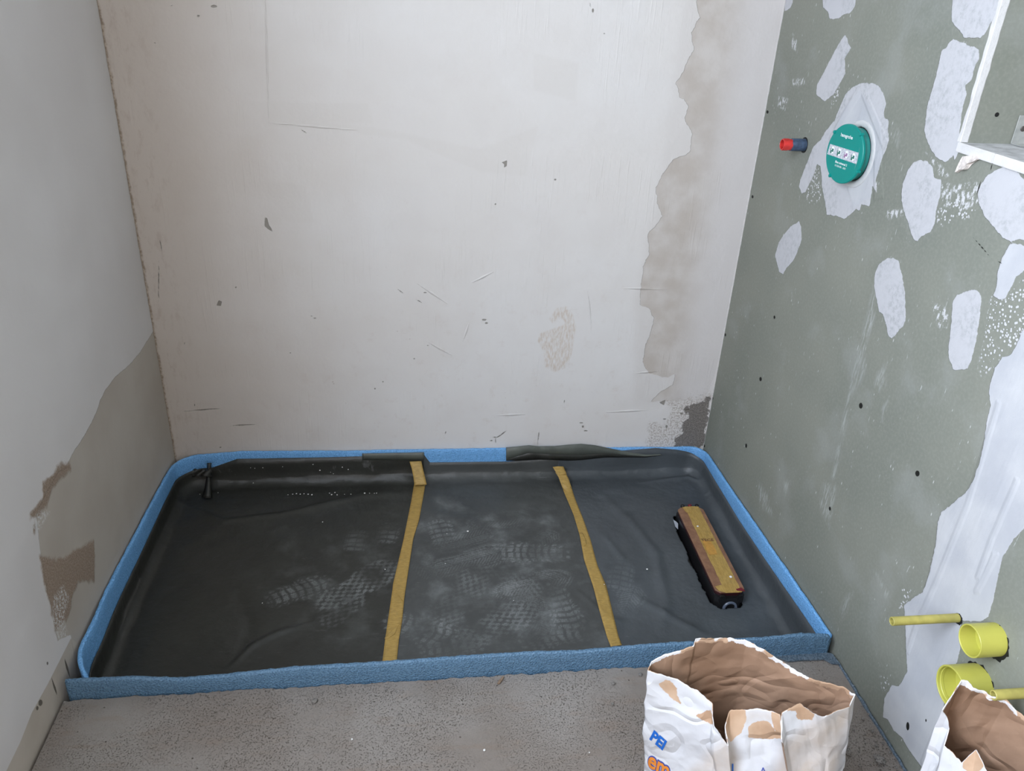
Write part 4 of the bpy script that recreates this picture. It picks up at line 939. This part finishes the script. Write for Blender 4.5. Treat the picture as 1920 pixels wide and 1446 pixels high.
def bag(name, ctrl, bottom, browns, waxed, label, seed, n=420, mrows=150, fold=.006, bulge=.02):
    """ctrl: rim points (u, v, z) clockwise from the left corner with matching bottom (x, y)"""
    C = []
    for (u, v, z), (bx, by) in zip(ctrl, bottom):
        P = at(u, v, 2, z); C.append([*P, bx, by])
    D = densify(C, n); V = []; rim = []
    cen = D[:, :2].mean(0); cb = D[:, 3:5].mean(0)
    tt = np.linspace(0, 1, mrows); nz = np.array([noise.noise(Vector((d[0]*70, d[1]*70, seed))) for d in D])*.0035+np.array([noise.noise(Vector((d[0]*220, d[1]*220, seed))) for d in D])*.0016
    for j, t in enumerate(tt):
        for i in range(n):
            r = D[i]; zt = r[2]+nz[i]; z = .001+(zt-.001)*t
            hfix = .36; s = min(1.0, z/hfix) if zt > .05 else t
            sx, sy = r[3]+(r[0]-r[3])*t, r[4]+(r[1]-r[4])*t
            m = (cb+(cen-cb)*t); dx, dy = sx-m[0], sy-m[1]; L = math.hypot(dx, dy)+1e-9
            p = Vector((sx*9, sy*9, z*9+seed)); q = Vector((sx*26, sy*26, z*20+seed))
            f = abs(noise.noise(p))*1.6-.4+.35*(1-abs(noise.noise(q))*3)
            env = math.sin(math.pi*min(1, t*1.02))**.5 if t < .98 else .15
            k = f*fold*max(env, .25)+bulge*math.sin(math.pi*t)*.5
            V.append((sx+dx/L*k, sy+dy/L*k, z)); rim.append(zt-z)
    V = np.array(V); F = []
    for j in range(mrows-1):
        for i in range(n): F.append((j*n+i, j*n+(i+1) % n, (j+1)*n+(i+1) % n, (j+1)*n+i))
    F.append(tuple(range(n-1, -1, -1)))
    uv = proj(V)/1000.0*.66
    b = sdf_group(uv, [np.array(p)/1000.0*.66 for p in browns], .05) if browns else np.full(len(V), .05)
    wx = sdf_group(uv, [np.array(p)/1000.0*.66 for p in waxed], .05) if waxed else np.full(len(V), .05)
    # only the side facing the photographer shows those tears
    k = np.arange(len(V)) % n; ang = np.arange(n)
    Cc = np.array([cen[0], cen[1]]); 
    line_a, line_b = V[(mrows-1)*n][:2], None
    o = mesh_obj(name, V, F, [M_pout, M_pin], smooth=True, attrs={'brown': b, 'waxed': wx, 'rim': rim})
    bm = bmesh.new(); bm.from_mesh(o.data); bmesh.ops.recalc_face_normals(bm, faces=bm.faces[:]); bm.to_mesh(o.data); bm.free()
    md = o.modifiers.new('paper', 'SOLIDIFY'); md.thickness = .0014; md.offset = -1; md.material_offset = 1; md.material_offset_rim = 1
    return tag(o, label, 'paper bag'), V
rimA = [((1214,1258,.365),(1.232,-1.325)),((1221,1240,.372),(1.240,-1.318)),((1247,1226,.385),(1.258,-1.318)),((1268,1222,.39),(1.275,-1.32)),((1300,1211,.40),(1.30,-1.325)),
        ((1304,1197,.415),(1.305,-1.327)),((1330,1197,.412),(1.33,-1.333)),((1360,1196,.41),(1.35,-1.34)),((1400,1200,.405),(1.385,-1.35)),((1430,1217,.395),(1.41,-1.355)),((1467,1240,.38),(1.44,-1.365)),
        ((1502,1262,.365),(1.47,-1.375)),((1530,1275,.358),(1.495,-1.38)),((1580,1287,.353),(1.535,-1.395)),((1605,1302,.345),(1.555,-1.41)),
        ((1592,1327,.335),(1.555,-1.44)),((1570,1332,.335),(1.545,-1.465)),((1545,1345,.330),(1.53,-1.48)),((1528,1340,.337),(1.52,-1.483)),((1500,1320,.355),(1.505,-1.485)),((1480,1328,.35),(1.49,-1.485)),((1466,1336,.343),(1.475,-1.485)),((1466,1360,.325),(1.472,-1.485)),((1465,1388,.305),(1.470,-1.485)),((1461,1340,.338),(1.467,-1.485)),((1440,1333,.335),(1.45,-1.482)),
        ((1420,1330,.33),(1.43,-1.48)),((1395,1332,.325),(1.41,-1.475)),((1368,1333,.32),(1.385,-1.47)),((1360,1362,.30),(1.378,-1.468)),((1367,1399,.28),(1.376,-1.466)),((1355,1385,.29),(1.37,-1.463)),((1338,1360,.312),(1.355,-1.455)),((1334,1340,.328),(1.35,-1.45)),
        ((1335,1318,.342),(1.345,-1.445)),((1305,1295,.352),(1.32,-1.42)),((1267,1273,.360),(1.28,-1.385)),((1228,1262,.364),(1.245,-1.35))]
T = lambda s: [tuple(map(float, p.split(','))) for p in s.split()]
brA = [T('1235,1282 1247,1275 1257,1277 1268,1290 1270,1305 1278,1322 1262,1312 1250,1300 1238,1290'), T('1304,1342 1333,1330 1338,1360 1320,1352'),
       T('1362,1330 1398,1328 1399,1350 1390,1375 1370,1390 1358,1375 1358,1350'), T('1403,1362 1420,1352 1440,1352 1450,1365 1462,1386 1430,1386 1403,1383'), T('1446,1330 1462,1332 1467,1388 1457,1382 1447,1352'),
       T('1475,1333 1492,1314 1532,1332 1522,1350 1495,1349 1492,1333')]
wxA = [T('1520,1350 1600,1320 1580,1400 1560,1500 1440,1500 1468,1400'), T('1362,1388 1330,1410 1290,1450 1250,1500 1390,1500 1385,1420'), T('1403,1335 1445,1335 1450,1352 1420,1350 1400,1352')]
bagA, VA = bag('paper_bag', [r[0] for r in rimA], [r[1] for r in rimA], brA, wxA, 'torn open white paper sack with brown lining, standing on the screed in the middle foreground', 3)
rimB = [((1767,1330,.400),(1.655,-1.53)),((1783,1305,.415),(1.665,-1.515)),((1792,1289,.422),(1.67,-1.50)),((1802,1275,.430),(1.675,-1.49)),((1814,1277,.430),(1.685,-1.485)),((1825,1288,.425),(1.695,-1.485)),((1863,1306,.42),(1.715,-1.49)),((1887,1313,.418),(1.735,-1.50)),
        ((1900,1326,.412),(1.745,-1.51)),((1935,1352,.41),(1.76,-1.54)),((1990,1400,.40),(1.775,-1.60)),((2000,1470,.38),(1.77,-1.66)),((1950,1520,.35),(1.74,-1.70)),((1890,1520,.345),(1.71,-1.70)),((1852,1450,.362),(1.70,-1.68)),((1830,1406,.375),(1.69,-1.66)),((1803,1432,.345),(1.67,-1.64)),((1784,1409,.35),(1.66,-1.61)),((1771,1397,.352),(1.65,-1.59)),((1779,1365,.372),(1.652,-1.565)),((1775,1345,.386),(1.652,-1.55))]
brB = [T('1806,1425 1830,1404 1846,1435 1825,1460 1806,1440')]
bagB, VB = bag('paper_bag', [r[0] for r in rimB], [r[1] for r in rimB], brB, [], 'torn brown lined paper sack at the right edge, leaning under the yellow pipes', 8)
# printing on the bag
def bag_print(name, s, size, bold, o_px, xdir, ydir, mat, parent, V, n, off, xs_=1.0, align='l'):
    me = parent.data; tree = BVHTree.FromPolygons([v.co.copy() for v in me.vertices], [tuple(p.vertices) for p in me.polygons if len(p.vertices) < 6])
    bm = text_geo(s, 1.0, bold, 3); xmax = max(v.co.x for v in bm.verts); bad = []
    for v in bm.verts:
        a = (v.co.x-(xmax if align == 'r' else 0))*size*xs_; b = v.co.y*size
        u = o_px[0]+xdir[0]*a+ydir[0]*b; w = o_px[1]+xdir[1]*a+ydir[1]*b
        d = Vector(ROT @ np.array([(u-960)/F_PX, -(w-723)/F_PX, -1.0])).normalized()
        loc, nr, _, dist = tree.ray_cast(Vector(CAM_LOC), d)
        if loc is None or dist is None or dist > 2.2: bad.append(v); continue
        if nr.dot(d) > 0: nr = -nr
        v.co = loc+nr*off
    bmesh.ops.delete(bm, geom=bad, context='VERTS')
    big = [f for f in bm.faces if max(e.calc_length() for e in f.edges) > .03]
    bmesh.ops.delete(bm, geom=big, context='FACES')
    return bm_obj(name, bm, mat, parent)
M_bp = plain('blue print', (.005, .12, .50), .6); M_op = plain('orange print', (.80, .26, .03), .6); M_bp2 = plain('violet blue print', (.06, .09, .38), .6)
bag_print('print', 'PEI', 27, .042, (1243, 1406), (.76, .66), (.42, -.84), M_bp, bagA, VA, 420, .0012, 1.0, 'r')
bag_print('print', 'em', 46, .075, (1214, 1434), (.80, .52), (.20, -.86), M_bp2, bagA, VA, 420, .0010, .86)
bag_print('print', 'em', 46, .028, (1214, 1434), (.80, .52), (.20, -.86), M_op, bagA, VA, 420, .0018, .86)
bag_print('print', 'l', 26, .01, (1370, 1450), (1, 0), (0, -1), M_bp, bagA, VA, 420, .0012)
bag_print('print', 'A', 20, .0, (1424, 1452), (1, .05), (0, -1), M_bp2, bagA, VA, 420, .0012)

# ============================================================ DEBRIS
M_crumb = plain('white plaster crumb', (.80, .79, .77), .8); M_mort = plain('grey mortar lump', (.20, .185, .17), .9, nscale=200, namp=.4, bump=.002); M_wood = plain('wood splinter', (.22, .15, .10), .8, nscale=100)
def rock_mesh(seed, r, mat, sub=2, rough=.45):
    bm = bmesh.new(); bmesh.ops.create_icosphere(bm, subdivisions=sub, radius=r)
    for v in bm.verts:
        v.co *= 1+rough*noise.noise(v.co.normalized()*2.2+Vector((seed, 0, 0)))+.2*noise.noise(v.co.normalized()*6+Vector((0, seed, 0)))
        v.co.z *= .7
    zmin = min(v.co.z for v in bm.verts)
    for v in bm.verts: v.co.z -= zmin
    me = bpy.data.meshes.new('crumb'); bm.to_mesh(me); bm.free(); me.materials.append(mat); return me
CR = [rock_mesh(i, .0018, M_crumb, 1) for i in range(4)]
rr = random.Random(11)
def crumb(P, s, label, group, name='plaster_crumb', meshes=CR, cat='crumb'):
    o = bpy.data.objects.new(name, rr.choice(meshes)); COL.objects.link(o); o.location = P; o.rotation_euler = (0, 0, rr.uniform(0, 6)); o.scale = (s, s*rr.uniform(.7, 1.1), s*rr.uniform(.7, 1))
    return tag(o, label, cat, group)
for (u, v, s) in [(540,929,.7),(549,928,.9),(556,927,1),(563,928,.8),(570,927,.7),(578,928,1),(585,929,1.2),(618,926,.9),(622,929,1.1),(628,925,1),(632,929,.9),(646,928,.6),(658,928,.8),(684,926,1.1),(693,926,.7),(702,926,.7),(706,926,.8)]:
    crumb(on_foil(u, v)+[0, 0, .0012], s*1.45, 'white plaster crumb in the broken row across the left foil sheet', 'crumbs in a row on the left foil sheet')
for (u, v, s) in [(470,878,.7),(478,879,.7),(493,878,.8),(530,876,.7),(587,872,.9),(600,883,1.3),(620,886,.8),(625,889,1.1),(642,877,.9),(653,881,.8)]:
    crumb(on_foil(u, v)+[0, -.001, .0012], s*1.3, 'white plaster crumb caught high on the dark fold along the back', 'crumbs on the fold along the back')
for (u, v, s, l) in [(475,907,1.3,'white crumb alone on the left sheet just below the back fold'),(375,928,1.1,'white crumb beside the crumpled corner of the left foil sheet'),(409,925,.9,'small white crumb just right of the standing fold in the corner'),
                     (877,998,2.0,'biggest white crumb on the middle sheet, among the upper shoe prints'),(605,980,1.2,'white crumb in the empty middle of the left foil sheet'),(722,1069,1.1,'white crumb just left of the left long tape'),
                     (838,1002,.8,'tiny crumb left of the biggest white crumb on the middle sheet'),(1213,1069,1.8,'white crumb between the right long tape and the drain'),(1133,1097,.8,'tiny crumb at the right side of the right long tape'),(492,1132,.9,'white crumb low on the left foil sheet'),
                     (835,1058,.8,'tiny white crumb amid the shoe prints right of the left tape'),(963,1127,.9,'tiny crumb low in the middle of the shoe prints')]:
    crumb(on_foil(u, v)+[0, 0, .0012], s, l, None)
for (u, v, s, l) in [(1308,988,2.0,'white crumb on the upper part of the taped drain cover'),(1370,1083,2.4,'white crumb on the lower end of the taped drain cover')]:
    crumb(at(u, v, 2, ZC+.0022), s, l, None)
GR = [rock_mesh(20+i, .003, M_mort, 2) for i in range(4)]
for (u, v, s) in [(1590,1380,1),(1600,1370,.8),(1618,1350,1.2),(1635,1372,1.3),(1628,1340,.8),(1642,1400,1.1),(1605,1345,.7),(1655,1395,.9),(1622,1378,.6),(1640,1420,1.3),(1610,1410,.9),(1668,1412,1),(1632,1435,.8),(1612,1438,1.2),(1585,1345,.7),(1598,1322,.8),(1615,1325,.7),(1575,1395,.8),(1680,1440,.9),(1622,1395,.7)]:
    P = at(u, v, 2, .0); crumb(P, s, 'grey mortar grit scattered on the screed along the green wall', 'mortar grit by the right wall', 'mortar_crumb', GR, 'grit')
BIG = [rock_mesh(40, .0105, M_mort, 3, .6), rock_mesh(43, .008, M_mort, 3, .6)]
crumb(at(1648, 1430, 2, 0), 1, 'large crumbly grey mortar lump on the screed between the two bags', None, 'mortar_lump', [BIG[0]], 'mortar lump')
crumb(at(1590, 1413, 2, 0), .9, 'smaller crumbly mortar lump touching the side of the middle sack', None, 'mortar_lump', [BIG[1]], 'mortar lump')
for (u, v, s, l) in [(1200,1266,1.6,'brown grit lump on the screed left of the middle sack'),(590,1316,2.2,'brown stone stuck in the screed left of centre'),(420,1322,1.0,'small brown stone on the screed near the left end of the front strip'),(1150,1283,1.4,'flat grey crumb on the screed below the front strip'),(1148,1321,1.2,'grey crumb halfway down the screed left of the sack'),(724,1295,1.0,'grey grit on the screed below the left tape'),(748,1340,.9,'grit on the bare screed just left of centre')]:
    crumb(at(u, v, 2, 0), s, l, None, 'mortar_crumb', GR, 'grit')
for (u, v, s, l) in [(908,1408,1.6,'white chip low on the screed near the bottom edge'),(660,1387,1.2,'tiny white chip on the left half of the screed'),(1105,1412,1.0,'tiny white chip on the screed left of the sack print')]:
    crumb(at(u, v, 2, .0), s, l, None)
bm = bmesh.new(); prism(bm, [at(u, v, 2, .0005) for u, v in [(932,1283),(935,1277),(943,1269),(945,1271),(941,1278),(936,1284)]], (0, 0, 1), .003); bmesh.ops.bevel(bm, geom=bm.edges[:], offset=.0006, segments=1, affect='EDGES')
tag(bm_obj('wood_splinter', bm, M_wood), 'short brown wood splinter on the screed below the front foam strip', 'splinter')
bm = bmesh.new(); prism(bm, [at(u, v, 2, .0005) for u, v in [(1568,1412),(1582,1413),(1584,1428),(1582,1442),(1572,1438),(1564,1430)]], (.15, 0, 1), .004)
tag(bm_obj('plaster_chip', bm, M_crumb), 'flat white plaster chip beside the right side of the middle sack', 'plaster chip')
bm = bmesh.new(); prism(bm, [on_foil(u, v)+[0, 0, .004] for u, v in [(1262,977),(1267,980),(1271,984),(1271,995),(1266,990)]], (0, 0, 1), .0008)
tag(bm_obj('foil_scrap', bm, plain('pale foil scrap', (.42, .45, .50), .4)), 'small pale torn scrap at the upper left side of the drain', 'scrap')
